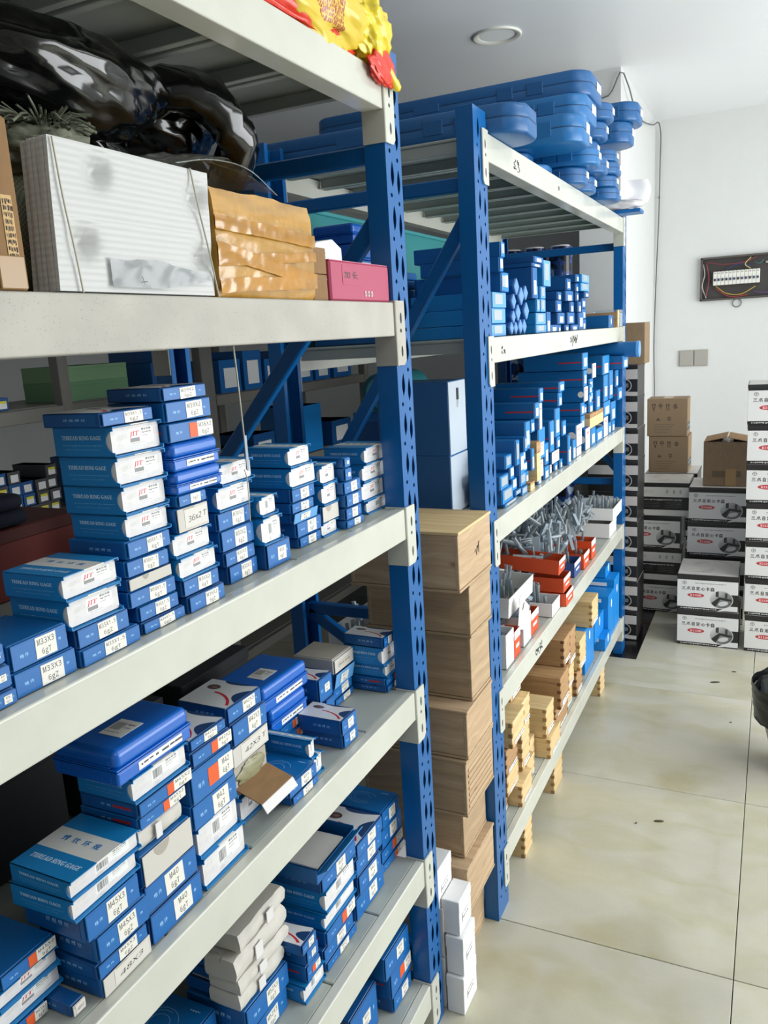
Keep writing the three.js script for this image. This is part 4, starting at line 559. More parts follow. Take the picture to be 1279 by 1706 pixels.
caliperCase('long blue case lying across behind the near post top', -0.1, -0.86, -0.73, 2.004, 0.05, 0.85, false, 0.03, false);
caliperCase('short bright blue case deep on the rack top, end showing left of posts', -0.05, -0.98, -0.89, 2.004, 0.045, 0.5, true, 0, false);
caliperCase('bright blue case end peeking over the beam under overhanging case', 0.0, -1.28, -1.13, 2.004, 0.04, 0.46, true, 0, false);
caliperCase('recessed blue case under the overhanging fourth case', -0.06, -1.29, -1.13, 2.045, 0.04, 0.4, false, 0, false);
caliperCase('round-cornered blue case with latch overhanging the beam, lower left of pile', 0.11, -1.3, -1.115, 2.086, 0.08, 0.56, true);
caliperCase('brighter blue case, second from top of left pile, with latch recess', 0.105, -1.44, -1.2, 2.167, 0.072, 0.6, true);
caliperCase('very long dark-blue case topmost of the left pile near ceiling', 0.11, -1.5, -1.24, 2.24, 0.072, 0.95, false);
['lowest', 'second', 'third'].forEach((n, i) => caliperCase(`blue case in the pile behind left pile, ${n} from the beam`, [0.07, 0.11, 0.08][i], -1.475, -1.325, 2.004 + i * 0.053, 0.052, 0.46, i === 1));
['lowest', 'second', 'third', 'fourth', 'topmost'].forEach((n, i) => caliperCase(`blue case in the middle pile with white end labels, ${n}`, [0.06, 0.1, 0.07, 0.1, 0.12][i], -1.66, -1.51, 2.004 + i * 0.055, 0.054, 0.48, false));
['lowest', 'second', 'third', 'topmost'].forEach((n, i) => caliperCase(`blue case in the low fourth pile toward far end, ${n}`, [0.1, 0.09, 0.1, 0.09][i], -1.93, -1.76, 2.004 + i * 0.044, 0.043, 0.4, false));
['lowest', 'second', 'third', 'fourth'].forEach((n, i) => caliperCase(`blue case set back in the farthest pile, ${n}`, -0.02, -2.15, -1.97, 2.004 + i * 0.056, 0.055, 0.36, i % 2 === 1));
caliperCase('rounded blue case overhanging the far pile, lower of two', 0.115, -2.13, -1.95, 2.229, 0.075, 0.42, false);
caliperCase('rounded blue case overhanging the far pile, upper of two', 0.14, -2.17, -1.97, 2.305, 0.07, 0.42, false);
{ const t = thing('loose_papers', 'crumpled white papers and blue booklet at far end of top level', 'paper', [-0.03, 2.004, -2.27]); part('booklet', mv(cbox(0.26, 0.014, 0.1, 0.001), 0.02, 0.007, 0), cartonBlue, t); const g = blob(0.12, 0.03, 0.055, 0.35, 2, 4, 28, -0.018); part('crumpled_paper', mv(g, 0.03, 0.034, 0), whiteCard, t); part('bent_sheet', (() => { const s = new THREE.PlaneGeometry(0.1, 0.09, 8, 8), p = s.attributes.position; for (let i = 0; i < p.count; i++) p.setZ(i, 0.02 * Math.sin(p.getX(i) * 40) + 0.01 * Math.cos(p.getY(i) * 50)); s.rotateY(1.0); s.computeVertexNormals(); return mv(s, 0.13, 0.09, -0.01); })(), M('white sheet', { color: '#d5d5d8', roughness: 0.6, side: THREE.DoubleSide }), t); }

// ---------------------------------------------------------------- wooden crate tower between the racks
const towerY = [0, 0.177, 0.305, 0.438, 0.585, 0.708, 0.873, 1.003, 1.142], towerX = [-0.009, 0.025, 0.007, 0.031, 0.034, 0.031, 0.039, 0.043], towerZ = [-0.235, -0.19, -0.228, -0.2, -0.205, -0.262, -0.245, -0.172];
for (let i = 0; i < 8; i++) {
  const h = towerY[i + 1] - towerY[i] - 0.0015, z1 = towerZ[i], z0 = -0.399 + rr(0, 0.004), w = z1 - z0, d = 0.27 + rr(-0.01, 0.01), m = i % 3 === 1 ? woodBM : woodAM;
  const t = thing('wooden_crate', `${['dark knotty', 'pale', 'reddish stamped', 'ribbed pale', 'knot-cornered', 'striped', 'two-knot pale', 'light-lidded'][i]} wooden crate, ${['on the floor', 'second from floor', 'third from floor', 'fourth from floor', 'fifth from floor', 'third from top', 'second from top', 'topmost'][i]} in the tower between racks`, 'crate', [towerX[i] - d / 2, towerY[i], (z0 + z1) / 2], rr(-0.01, 0.01), 'wooden crates in the tower between the racks');
  const mk = (name, dx, dy, dz, x, y, z, mm) => part(name, shiftUV(mv(cbox(dx, dy, dz, 0.0012), x, y, z), rr(0, 3), rr(0, 3)), mm, t);
  mk('base_board', d, 0.006, w, 0, 0.003, 0, m); mk('lid_board', d + 0.002, 0.007, w + 0.002, 0, h - 0.0035, 0, i === 7 ? woodCM : m);
  for (const s of [-1, 1]) mk('side_board', d - 0.004, h - 0.014, 0.009, 0, h / 2, s * (w / 2 - 0.006), m);
  for (const s of [-1, 1]) mk('end_board', 0.009, h - 0.014, w - 0.002, s * (d / 2 - 0.006), h / 2, 0, m);
  if (i === 3) for (let k = 0; k < 7; k++) mk('batten', 0.002, 0.008, w - 0.03, d / 2 - 0.0005, 0.022 + k * 0.0155, 0, woodBM);
  const ink = M('dark ink', { color: '#2a231e', roughness: 0.8 });
  if (i === 7) part('ink_marks', mv(merge([[0, 0.01, 0, -0.006], [0.006, 0.012, 0.01, -0.014], [-0.004, 0, 0.02, 0.004], [0.012, 0.006, 0.026, -0.012], [0.004, -0.002, 0.03, 0.014]].map(([a, b, c, e]) => tube([[0, a, -b - c], [0, e, -c - 0.006]], 0.0011, 3, 5))), d / 2 - 0.001, h * 0.52, 0.01), ink, t);
}
// low white cartons on the floor before the tower
[[0.0, 0, 0.135, -0.165, -0.085, 'lower front'], [0.0, 0.136, 0.13, -0.168, -0.088, 'middle front'], [-0.005, 0.267, 0.10, -0.165, -0.078, 'topmost, lid side up'], [0.048, 0, 0.1, -0.165, -0.078, 'lowest nearest the aisle'], [0.048, 0.101, 0.1, -0.165, -0.085, 'second nearest the aisle'], [0.04, 0.202, 0.09, -0.168, -0.09, 'third nearest the aisle']].forEach(([x, y, h, z0, z1, n]) => {
  const d = x > 0.03 ? 0.042 : 0.12, t = thing('white_carton', `small white carton by the near rack's foot, ${n}`, 'box', [x - d / 2, y, (z0 + z1) / 2], 0, 'white cartons at the foot of the near rack'), w = z1 - z0;
  part('carton_body', mv(cbox(d, h - 0.001, w, 0.001), 0, h / 2, 0), whiteM, t); part('lid', mv(cbox(d + 0.0016, Math.min(0.03, h * 0.3), w + 0.0016, 0.0008), 0, h - Math.min(0.03, h * 0.3) / 2 - 0.0012, 0), whiteM, t); part('printed_words', mv(sticker(w * 0.5, 0.02, cell('tiny', (q, a, b) => { q.fillStyle = '#e2e2e2'; q.fillRect(0, 0, a, b); tinyLine(q, 6, 34, 110, 26, '#555'); })), d / 2 + 0.001, h * 0.4, 0), stickerM, t);
});

// ---------------------------------------------------------------- far rack, fourth level: trays of clear tubes
const orangeBox = M('orange carton', { color: '#cf4a20', roughness: 0.5 }), B4Y = 0.641;
function tray(label, x, y, z0, z1, h, d, m, tubes, tilt = [0, 0, 0]) {
  const w = z1 - z0, t = thing('open_carton_tray', label, 'tray', [x - d / 2, y, (z0 + z1) / 2], 0, 'open cartons of clear tubes, far rack fourth level'); t.rotation.set(...tilt);
  part('tray_floor', mv(cbox(d, 0.002, w), 0, 0.001, 0), greyCard, t); for (const s of [-1, 1]) { part('long_wall', mv(cbox(d, h, 0.002), 0, h / 2, s * (w / 2 - 0.001)), m, t); part('end_wall', mv(cbox(0.002, h, w - 0.004), s * (d / 2 - 0.001), h / 2, 0), m, t); }
  part('white_edge', mv(cbox(0.0024, h * 0.3, w - 0.004), d / 2, h * 0.85, 0), whiteM, t); if (m !== whiteCard) part('end_word', mv(sheet(w * 0.5, h * 0.14), d / 2 + 0.0006, h * 0.42, 0), whiteM, t);
  for (let i = 0; i < tubes; i++) { const L = rr(0.06, 0.1), g = new THREE.CylinderGeometry(0.0055, 0.0055, L, 10, 1, true), o = part('clear_tube', mv(g, 0, L / 2, 0), M('clear tube wall', { color: '#bcc6cc', roughness: 0.15, side: THREE.DoubleSide, phys: { transmission: 0.7, thickness: 0 } }), t); o.position.set(rr(-d * 0.42, d * 0.42), 0.004, rr(-w * 0.35, w * 0.35)); o.rotation.set(rr(-0.12, 0.12), 0, rr(-0.12, 0.12)); }
}
tray('white and amber carton tray nearest the post, fourth level', 0.006, B4Y, -0.68, -0.607, 0.1, 0.2, whiteM, 14);
tray('narrow orange carton tray second from the post, fourth level', 0.006, B4Y, -0.745, -0.684, 0.08, 0.2, orangeBox, 10);
tray('plain white carton tray third from the post, fourth level', 0.006, B4Y, -0.86, -0.78, 0.09, 0.2, whiteM, 14);
tray('orange and green carton tray fourth from the post', 0.004, B4Y, -0.955, -0.868, 0.07, 0.2, orangeBox, 12);
tray('low white open tray holding upright clear sleeves, near middle', 0.024, B4Y, -1.155, -1.05, 0.046, 0.12, whiteM, 16);
tray('small orange tray just right of low white tray, bottom one', 0.043, B4Y, -1.27, -1.165, 0.045, 0.16, orangeBox, 0);
tray('small orange tray resting on another orange tray', 0.035, B4Y + 0.047, -1.265, -1.165, 0.05, 0.16, orangeBox, 0);
tray('long orange lid tray slanting across the heap, fourth level', 0.02, B4Y + 0.118, -1.25, -1.16, 0.05, 0.34, orangeBox, 0, [0, 0, -0.05]);
tray('large white open box with turned-up lid, near post, fourth level', -0.02, B4Y + 0.112, -0.98, -0.72, 0.06, 0.24, whiteCard, 18, [0, 0, -0.05]);
tray('dark blue carton tray in front of the heap, fourth level', -0.002, B4Y, -1.6, -1.495, 0.055, 0.18, M('dull blue carton', { color: '#2e4a86', roughness: 0.5 }), 10);
tray('orange carton tray second from far end, fourth level', 0.01, B4Y, -1.705, -1.605, 0.06, 0.18, orangeBox, 10);
tray('orange carton tray nearest far end, fourth level', 0.01, B4Y, -1.83, -1.75, 0.075, 0.18, orangeBox, 10);
tray('pinkish-white carton tray at far end on the deck', 0.018, B4Y, -2.27, -2.1, 0.065, 0.2, whiteCard, 0);
tray('white tray of frosted sleeves on top at far end', 0.03, B4Y + 0.075, -2.34, -2.12, 0.055, 0.22, whiteM, 26);
for (let i = 0; i < 7; i++) tray(`grey-white tray in the back row under the tube heap, ${ordN(i + 1)} from near post`, -0.24, B4Y, -0.78 - i * 0.215, -0.58 - i * 0.215, 0.07, 0.3, whiteCard, 6);
{ const flap = thing('paper_flap', 'loose white paper triangle hanging over white open box', 'paper', [-0.02, B4Y + 0.09, -0.74]); const s = new THREE.Shape([[0, 0], [0.06, -0.02], [0.075, 0.05], [0.02, 0.1]].map((p) => new THREE.Vector2(...p))); const g = new THREE.ExtrudeGeometry(s, { depth: 0.0012, bevelEnabled: false }); g.rotateY(Math.PI / 2 - 0.2); part('sheet', mv(g, 0.02, -0.02, 0), whiteCard, flap); part('ink_mark', mv(tube([[0.028, 0.03, -0.03], [0.03, 0.045, -0.034], [0.03, 0.05, -0.042]], 0.0009, 8, 5), 0, 0, 0), blackM, flap); }
{ const t = thing('clear_tube_heap', 'heap of small clear plastic tubes spilling over the trays', 'tubes', [0, 0, 0], 0, null); tag(t, null, null, null, 'stuff');
  const g1 = new THREE.CylinderGeometry(1, 1, 1, 9, 1, true), tm = mats.get('clear tube wall'), N = 620, im = new THREE.InstancedMesh(g1, tm, N), q = new THREE.Quaternion(), v = new THREE.Vector3(), s = new THREE.Vector3(), e = new THREE.Euler(), m4 = new THREE.Matrix4();
  for (let i = 0; i < N; i++) { const z = -0.56 - 1.5 * Math.pow(rnd(), 0.85), x = -0.04 - 0.44 * rnd(), hh = 0.10 * Math.max(0.25, 1 - Math.pow((z + 1.45) / 1.0, 2)) + 0.02; const r = rr(0.004, 0.009), L = rr(0.05, 0.11); e.set(rr(-1.4, 1.4), rr(0, 6), rr(-1.4, 1.4)); if (rnd() < 0.35) e.set(rr(-0.3, 0.3), 0, rr(-0.3, 0.3)); q.setFromEuler(e); v.set(x, B4Y + 0.085 + hh * rnd() + Math.max(0, -0.25 - x) * 0.15, z); s.set(r, L, r); m4.compose(v, q, s); if (z > -1.19 && z < -0.62 && x > -0.32) { v.y = B4Y + 0.05 + 0.05 * rnd(); m4.compose(v, q, s); } im.setMatrixAt(i, m4); }
  im.name = 'clear_tubes'; im.castShadow = true; t.add(im);
  const g2 = cbox(1, 1, 1, 0.03), ib = new THREE.InstancedMesh(g2, frostM, 150); for (let i = 0; i < 150; i++) { const z = -0.6 - 1.4 * rnd(), x = -0.03 - 0.3 * rnd(); e.set(rr(-0.9, 0.9), rr(0, 6), rr(-0.9, 0.9)); q.setFromEuler(e); v.set(x, B4Y + 0.085 + 0.09 * rnd(), z); s.set(rr(0.008, 0.014), rr(0.04, 0.09), rr(0.012, 0.03)); m4.compose(v, q, s); if (z > -1.19 && z < -0.62) { v.y = B4Y + 0.05 + 0.04 * rnd(); m4.compose(v, q, s); } ib.setMatrixAt(i, m4); } ib.name = 'clear_sleeves'; t.add(ib); }

// ---------------------------------------------------------------- far rack, lowest level: jointed wooden boxes and blue cartons
const B5Y = 0.1818, XF = 0.012;
function jointBox(label, x, z0, z1, y0, y1, d, m, strip, group) {
  const w = z1 - z0 - 0.002, h = y1 - y0 - 0.0008, t = thing('jointed_wooden_box', label, 'box', [x - d / 2, y0, (z0 + z1) / 2], 0, group);
  part('box_body', shiftUV(mv(cbox(d, h * 0.82, w, 0.001), 0, h * 0.41, 0), rr(0, 2), rr(0, 2)), m, t); part('box_lid', shiftUV(mv(cbox(d + 0.001, h * 0.175, w + 0.001, 0.001), 0, h * 0.911, 0), rr(0, 2), rr(0, 2)), m, t);
  const n = Math.max(4, Math.round(h / 0.0145)), fg = []; for (let k = 0; k < n; k += 1) for (const s of [-1, 1]) if (k % 2 === (s > 0 ? 0 : 1)) fg.push(mv(new THREE.BoxGeometry(0.011, h / n * 0.8, 0.0008), d / 2 - 0.0056, (k + 0.5) * h / n, s * (w / 2 + 0.0002))), fg.push(mv(new THREE.BoxGeometry(0.0008, h / n * 0.8, 0.009), d / 2 + 0.0002, (k + 0.5) * h / n, s * (w / 2 - 0.0046)));
  const fj = part('finger_joint', merge(fg), m === woodDM ? ENDGRAIN : M('pale end grain', { color: '#a07c4e', roughness: 0.8 }), t); tag(fj, null, null, null, 'stuff');
  if (strip) part('label_strip', mv(sticker(w * 0.72, Math.min(0.016, h * 0.16), stripCell()), d / 2 + 0.0012, h * 0.12, -w * 0.05), stickerM, t);
}
const WG = 'jointed wooden boxes on the lowest level of the far rack';
[[0.015, -0.74, -0.61, 0.4, 0.48, 0.14, 1, 'small pale jointed box by the post, top of first column'], [0.0, -0.71, -0.595, 0.315, 0.398, 0.14, 0, 'brown jointed box by the post, second down'], [0.0, -0.715, -0.6, 0.25, 0.313, 0.16, 1, 'jointed box by the post, third down'], [0.02, -0.79, -0.672, B5Y, 0.249, 0.16, 1, 'front jointed box low beside the post with white strip'], [-0.02, -0.665, -0.575, B5Y, 0.248, 0.18, 0, 'brown jointed box at post foot, set back'],
  [0.0, -0.85, -0.745, 0.386, 0.47, 0.14, 1, 'pale jointed box, top of second column'], [-0.03, -0.86, -0.745, 0.472, 0.555, 0.12, 1, 'rear pale jointed box touching the upper beam'], [0.0, -0.84, -0.752, 0.25, 0.385, 0.16, 1, 'upright jointed box in second column middle'], [0.0, -0.89, -0.795, B5Y, 0.248, 0.16, 1, 'narrow jointed box at second column foot'],
  [0.018, -1.075, -0.97, 0.253, 0.355, 0.17, 1, 'jointed box third column upper, pale end'], [0.03, -1.115, -0.97, B5Y, 0.251, 0.18, 1, 'jointed box third column bottom, wide end'], [-0.02, -0.965, -0.895, B5Y, 0.27, 0.16, 1, 'planked upright jointed box between second and third columns'],
  [0.03, -1.25, -1.12, 0.285, 0.4, 0.2, 0, 'large knot-marked jointed box in fourth column'], [0.01, -1.31, -1.125, 0.24, 0.284, 0.18, 0, 'jointed box under the knot-marked box'], [0.01, -1.31, -1.125, B5Y, 0.239, 0.18, 0, 'dark-jointed box at fourth column foot'], [0.02, -1.32, -1.215, 0.401, 0.5, 0.16, 0, 'tall column top box with dark fingers'],
  [0.005, -1.44, -1.325, 0.26, 0.345, 0.16, 1, 'jointed box in fifth column middle'], [0.0, -1.43, -1.325, B5Y, 0.259, 0.16, 1, 'jointed box fifth column foot'], [0.01, -1.45, -1.335, 0.346, 0.48, 0.15, 0, 'jointed box with dark side, fifth column top'],
  [0.02, -1.585, -1.47, 0.28, 0.4, 0.15, 1, 'pale jointed box sixth column top'], [0.01, -1.56, -1.455, B5Y, 0.279, 0.15, 0, 'jointed box sixth column foot'], [0.02, -1.83, -1.7, 0.37, 0.48, 0.14, 1, 'square pale jointed box leaning against blue cartons']].forEach(([x, z0, z1, y0, y1, d, c, lab]) => { jointBox(lab, x, z0, z1, y0, y1, d, c ? woodCM : woodDM, true, WG); });
[[0.02, -0.776, -0.689, 'nearest the camera'], [0.018, -1.184, -1.061, 'in the middle'], [0.02, -1.969, -1.865, 'farthest']].forEach(([x, z0, z1, n]) => jointBox(`jointed wooden box on the floor under lowest beam, ${n}`, x, z0, z1, 0, 0.112, 0.16, woodCM, false, 'wooden boxes on the floor under the far rack'));
function blueCarton(label, x, z0, z1, y0, y1, d) { const w = z1 - z0 - 0.003, h = y1 - y0 - 0.001, t = thing('bright_blue_carton', label, 'box', [x - d / 2, y0, (z0 + z1) / 2], 0, 'bright blue cartons on the lowest level of the far rack'); part('carton_body', mv(cbox(d, h, w, 0.0015), 0, h / 2, 0), skyBoxM, t); part('lid', mv(cbox(d + 0.001, h * 0.12, w + 0.001, 0.001), 0, h * 0.93, 0), skyBoxM, t); part('side_label', mv(sheetZ(d * 0.6, 0.016), 0, h * 0.9, w / 2 + 0.001), whiteM, t); const c = new THREE.CircleGeometry(0.014, 18); c.scale(0.8, 1.4, 1); c.rotateY(Math.PI / 2); part('end_spot', mv(c, d / 2 + 0.0009, h * 0.76, 0), whiteM, t); }
[[0.0, -1.84, -1.66, B5Y, 0.369, 0.1, 'behind the leaning wooden box'], [0.03, -2.06, -1.93, B5Y, 0.238, 0.14, 'low front one left of centre'], [0.0, -2.06, -1.86, 0.239, 0.33, 0.12, 'second layer left'], [0.02, -2.2, -2.065, B5Y, 0.385, 0.16, 'tall with white strip, centre'], [0.02, -2.34, -2.21, B5Y, 0.42, 0.17, 'tallest right of centre'], [-0.02, -2.34, -2.22, 0.421, 0.47, 0.16, 'on top of the tallest']].forEach(([x, z0, z1, y0, y1, d, n]) => blueCarton(`bright blue carton, ${n}, lowest level far end`, x, z0, z1, y0, y1, d));

// ---------------------------------------------------------------- chuck cartons against the back wall
const chuckFront = canvasTex(640, 400, (x, w, h) => {
  x.fillStyle = '#d9d8d6'; x.fillRect(0, 0, w, h); x.fillStyle = '#1d1b1c'; x.fillRect(0, 0, w, 20); x.fillRect(0, h - 38, w, 38);
  x.fillRect(w * 0.72, h * 0.45, w * 0.28, h * 0.36); x.fillStyle = '#d9d8d6'; x.beginPath(); x.moveTo(w * 0.66, h); x.quadraticCurveTo(w * 0.78, h * 0.84, w, h * 0.86); x.lineTo(w, h * 0.97); x.lineTo(w * 0.8, h * 0.97); x.closePath(); x.fill();
  const cx = w * 0.73, cy = h * 0.62, r = h * 0.27; x.save(); x.beginPath(); x.ellipse(cx, cy, r * 1.1, r, 0, 0, 7); x.clip(); const g = x.createLinearGradient(cx - r, cy - r, cx + r, cy + r); g.addColorStop(0, '#e6e6e6'); g.addColorStop(0.45, '#8d8d8d'); g.addColorStop(1, '#4c4c4c'); x.fillStyle = g; x.fillRect(cx - r * 1.2, cy - r, r * 2.4, r * 2);
  x.fillStyle = '#2b2b2b'; x.beginPath(); x.moveTo(cx - r, cy + r * 0.5); x.lineTo(cx - r * 0.2, cy - r * 0.3); x.lineTo(cx + r, cy - r * 0.1); x.lineTo(cx + r, cy + r * 0.12); x.lineTo(cx - r * 0.1, cy + 0.0); x.lineTo(cx - r * 0.6, cy + r); x.fill(); x.fillStyle = '#c9c9c9'; x.beginPath(); x.ellipse(cx + r * 0.2, cy + r * 0.45, r * 0.5, r * 0.26, -0.3, 0, 7); x.fill(); x.fillStyle = '#3b3b3b'; x.fillRect(cx - r * 0.55, cy - r, r * 0.3, r * 0.7); x.fillRect(cx + r * 0.35, cy - r * 0.8, r * 0.25, r * 0.6); x.restore();
  x.strokeStyle = '#cfcfcf'; x.lineWidth = 7; x.beginPath(); x.ellipse(cx, cy, r * 1.12, r * 1.02, 0, -1.3, 2.2); x.stroke();
  x.strokeStyle = '#262424'; glyphs(x, ['three', 'claw', 'self', 'fix', 'heart', 'card', 'plate'], w * 0.07, h * 0.255, 47, 4, 6);
  x.lineWidth = 4; x.strokeStyle = '#444'; x.beginPath(); x.arc(w * 0.12, h * 0.15, 20, 0, 7); x.stroke(); x.beginPath(); x.moveTo(w * 0.12, h * 0.11); x.lineTo(w * 0.12, h * 0.19); x.moveTo(w * 0.095, h * 0.14); x.lineTo(w * 0.145, h * 0.14); x.stroke(); tinyLine(x, w * 0.3, h * 0.135, w * 0.5, 11, '#555');
  x.fillStyle = '#b5343a'; x.beginPath(); x.ellipse(w * 0.31, h * 0.53, w * 0.14, h * 0.068, 0, 0, 7); x.fill(); x.fillStyle = '#f0dede'; x.font = 'bold 34px serif'; x.textAlign = 'center'; x.textBaseline = 'middle'; x.fillText('K11200', w * 0.31, h * 0.533);
  tinyLine(x, w * 0.06, h - 28, w * 0.6, 19, '#c9c9c9');
});
const chuckBand = canvasTex(512, 320, (x, w, h) => { x.fillStyle = '#d6d5d2'; x.fillRect(0, 0, w, h); x.fillStyle = '#1c1b1c'; x.fillRect(0, h * 0.36, w, h * 0.44); x.fillRect(0, 0, w, 8); tinyLine(x, w * 0.12, h * 0.43, w * 0.72, 17, '#c8c8c6'); for (let i = 0; i < 4; i++) { tinyLine(x, w * 0.14, h * (0.53 + i * 0.055), w * 0.3, 6, '#77777a'); tinyLine(x, w * 0.54, h * (0.53 + i * 0.055), w * 0.32, 6, '#77777a'); } x.strokeStyle = '#555'; x.lineWidth = 3; for (const a of [0.57, 0.7, 0.82]) { x.strokeRect(w * a, h * 0.14, 14, 24); x.beginPath(); x.moveTo(w * a + 7, h * 0.1); x.lineTo(w * a + 7, h * 0.25); x.stroke(); } x.strokeStyle = '#a08a5a'; x.strokeRect(w * 0.15, h * 0.14, 80, 22); });
const chuckDark = canvasTex(512, 320, (x, w, h) => { x.fillStyle = '#1a191a'; x.fillRect(0, 0, w, h); x.fillStyle = '#b9b5b4'; x.fillRect(0, h * 0.04, w, h * 0.34); x.beginPath(); x.moveTo(w * 0.6, h * 0.86); x.quadraticCurveTo(w * 0.74, h * 0.98, w, h * 0.96); x.lineTo(w, h * 0.82); x.lineTo(w * 0.62, h * 0.8); x.fill(); x.strokeStyle = '#a9a9aa'; x.lineWidth = 9; x.beginPath(); x.arc(w * 0.74, h * 0.6, h * 0.22, -1.5, 2.4); x.stroke(); x.fillStyle = '#6d6d70'; x.fillRect(w * 0.66, h * 0.52, w * 0.16, h * 0.14); });
const topPrint = canvasTex(256, 256, (x, w, h) => { x.fillStyle = '#c9c5c0'; x.fillRect(0, 0, w, h); for (let i = 0; i < 26; i++) { x.fillStyle = `rgba(90,75,80,${0.03 + rnd() * 0.08})`; x.beginPath(); x.ellipse(rnd() * w, rnd() * h, 8 + rnd() * 40, 4 + rnd() * 14, rnd() * 3, 0, 7); x.fill(); } tinyLine(x, w * 0.2, h * 0.8, 90, 8, '#6b655f'); });
const chuckFrontM = M('chuck carton front print', { map: chuckFront, roughness: 0.4 }), chuckBandM = M('chuck carton band print', { map: chuckBand, roughness: 0.4 }), chuckDarkM = M('chuck carton dark print', { map: chuckDark, roughness: 0.4 }), chuckTopM = M('chuck carton lid', { map: topPrint, roughness: 0.5 });
const chuckSideM = M('chuck carton black side', { color: '#232122', roughness: 0.4 });
function chuck(label, x0, x1, y0, y1, zf, d, kind, turn = 0, group = 'chuck cartons stacked by the back wall') {
  const w = x1 - x0, h = y1 - y0 - 0.0008, t = thing('chuck_carton', label, 'box', [(x0 + x1) / 2, y0, zf - d / 2], turn, group);
  part('carton_body', mv(cbox(w, h * 0.94, d, 0.0015), 0, h * 0.47, 0), chuckSideM, t); part('lid', mv(cbox(w + 0.003, h * 0.1, d + 0.003, 0.0015), 0, h * 0.95, 0), chuckSideM, t);
  part('lid_print', mv(sheetY(w - 0.004, d - 0.004), 0, h + 0.0001, 0), chuckTopM, t);
  part('front_print', mv(sheetZ(w - 0.001, h * 0.89), 0, h * 0.45, d / 2 + 0.0006), kind === 'f' ? chuckFrontM : kind === 'b' ? chuckBandM : chuckDarkM, t);
}
const CH = 0.18;
for (let i = 0; i < 7; i++) chuck(`white chuck carton with red oval, right-edge stack, ${['on the floor', 'second from floor', 'third from floor', 'fourth from floor', 'third from top', 'second from top', 'topmost'][i]}`, 0.56 - i * 0.0035, 0.837 - i * 0.0035, i * CH, (i + 1) * CH, -2.575 - (i % 2) * 0.004, 0.277, 'f', rr(-0.008, 0.008));
chuck('white chuck carton with red oval standing on the floor, front centre', 0.258, 0.534, 0, CH, -2.58, 0.277, 'f');
chuck('white chuck carton with dusty lid, atop the front centre one', 0.254, 0.526, CH, CH * 2, -2.582, 0.277, 'f', 0.012);
for (let i = 0; i < 4; i++) chuck(`white chuck carton with red oval behind front pair, ${['on the floor', 'second from floor', 'third from floor', 'under the opened kraft box'][i]}`, 0.264 + [0, 0.002, 0, 0.006][i], 0.541 + [0, 0.002, 0, 0.006][i], i * CH, (i + 1) * CH, -2.93, 0.277, 'f', [0, 0, 0.01, -0.004][i]);
[['f', 'red oval, on the floor at left'], ['b', 'black text band, second from floor at left'], ['f', 'red oval, third from floor at left'], ['b', 'black text band, topmost at left with visible lid']].forEach(([k, n], i) => chuck(`chuck carton with ${n}`, [-0.012, -0.036, -0.048, -0.006][i], [0.255, 0.228, 0.222, 0.262][i], i * CH, (i + 1) * CH, -3.03, 0.277, k, [0, 0.01, -0.01, 0.01][i]));
for (let i = 0; i < 4; i++) chuck(`chuck carton hidden behind left stack, ${ordN(i + 1)} from floor`, 0.0, 0.277, i * CH, (i + 1) * CH, -3.33, 0.277, 'b');
for (let i = 0; i < 9; i++) chuck(`dark chuck carton with grey ring in the tall stack beside far post, ${ordN(i + 1)} from floor`, -0.165 + rr(-0.004, 0.004), 0.069 + rr(-0.004, 0.004), i * 0.152, (i + 1) * 0.152, -2.56, 0.22, 'd', 0, 'dark chuck cartons in the tall stack beside the far post');
const kraftPrint = canvasTex(512, 384, (x, w, h) => {
  x.fillStyle = '#857058'; x.fillRect(0, 0, w, h); x.strokeStyle = '#40352a'; x.lineWidth = 7; const y = h * 0.14, s = 62; x.lineWidth = 9;
  x.beginPath(); x.moveTo(60, y); x.lineTo(82, y + s); x.lineTo(104, y); x.closePath(); x.stroke(); x.beginPath(); x.arc(170, y + 18, 22, Math.PI, 0); x.closePath(); x.stroke(); x.beginPath(); x.moveTo(170, y + 18); x.lineTo(170, y + 46); x.stroke();
  for (const a of [250, 278]) { x.beginPath(); x.moveTo(a, y + s); x.lineTo(a, y); x.lineTo(a - 9, y + 12); x.moveTo(a, y); x.lineTo(a + 9, y + 12); x.stroke(); } x.beginPath(); x.arc(362, y + 22, 20, 0, 7); x.moveTo(346, y + 8); x.lineTo(380, y + 38); x.stroke();
  x.fillStyle = '#4b4036'; x.beginPath(); x.moveTo(140, h * 0.5); x.lineTo(112, h * 0.58); x.lineTo(168, h * 0.58); x.fill(); x.beginPath(); x.arc(284, h * 0.53, 16, 0, 7); x.stroke(); for (let i = 0; i < 4; i++) tinyLine(x, 90, h * (0.68 + i * 0.07), 260 - i * 30, 9, '#5d4f41');
});
const kraftPrintM = M('kraft board with handling marks', { map: kraftPrint, roughness: 0.85 });
const bandTex = canvasTex(256, 192, (x, w, h) => { x.fillStyle = '#8f7656'; x.fillRect(0, 0, w, h); x.fillStyle = '#4f5459'; x.fillRect(0, h * 0.66, w, h * 0.2); tinyLine(x, 20, h * 0.72, 200, 14, '#a9aaa5'); });
const kraftBandM = M('kraft side band', { map: bandTex, roughness: 0.85 });
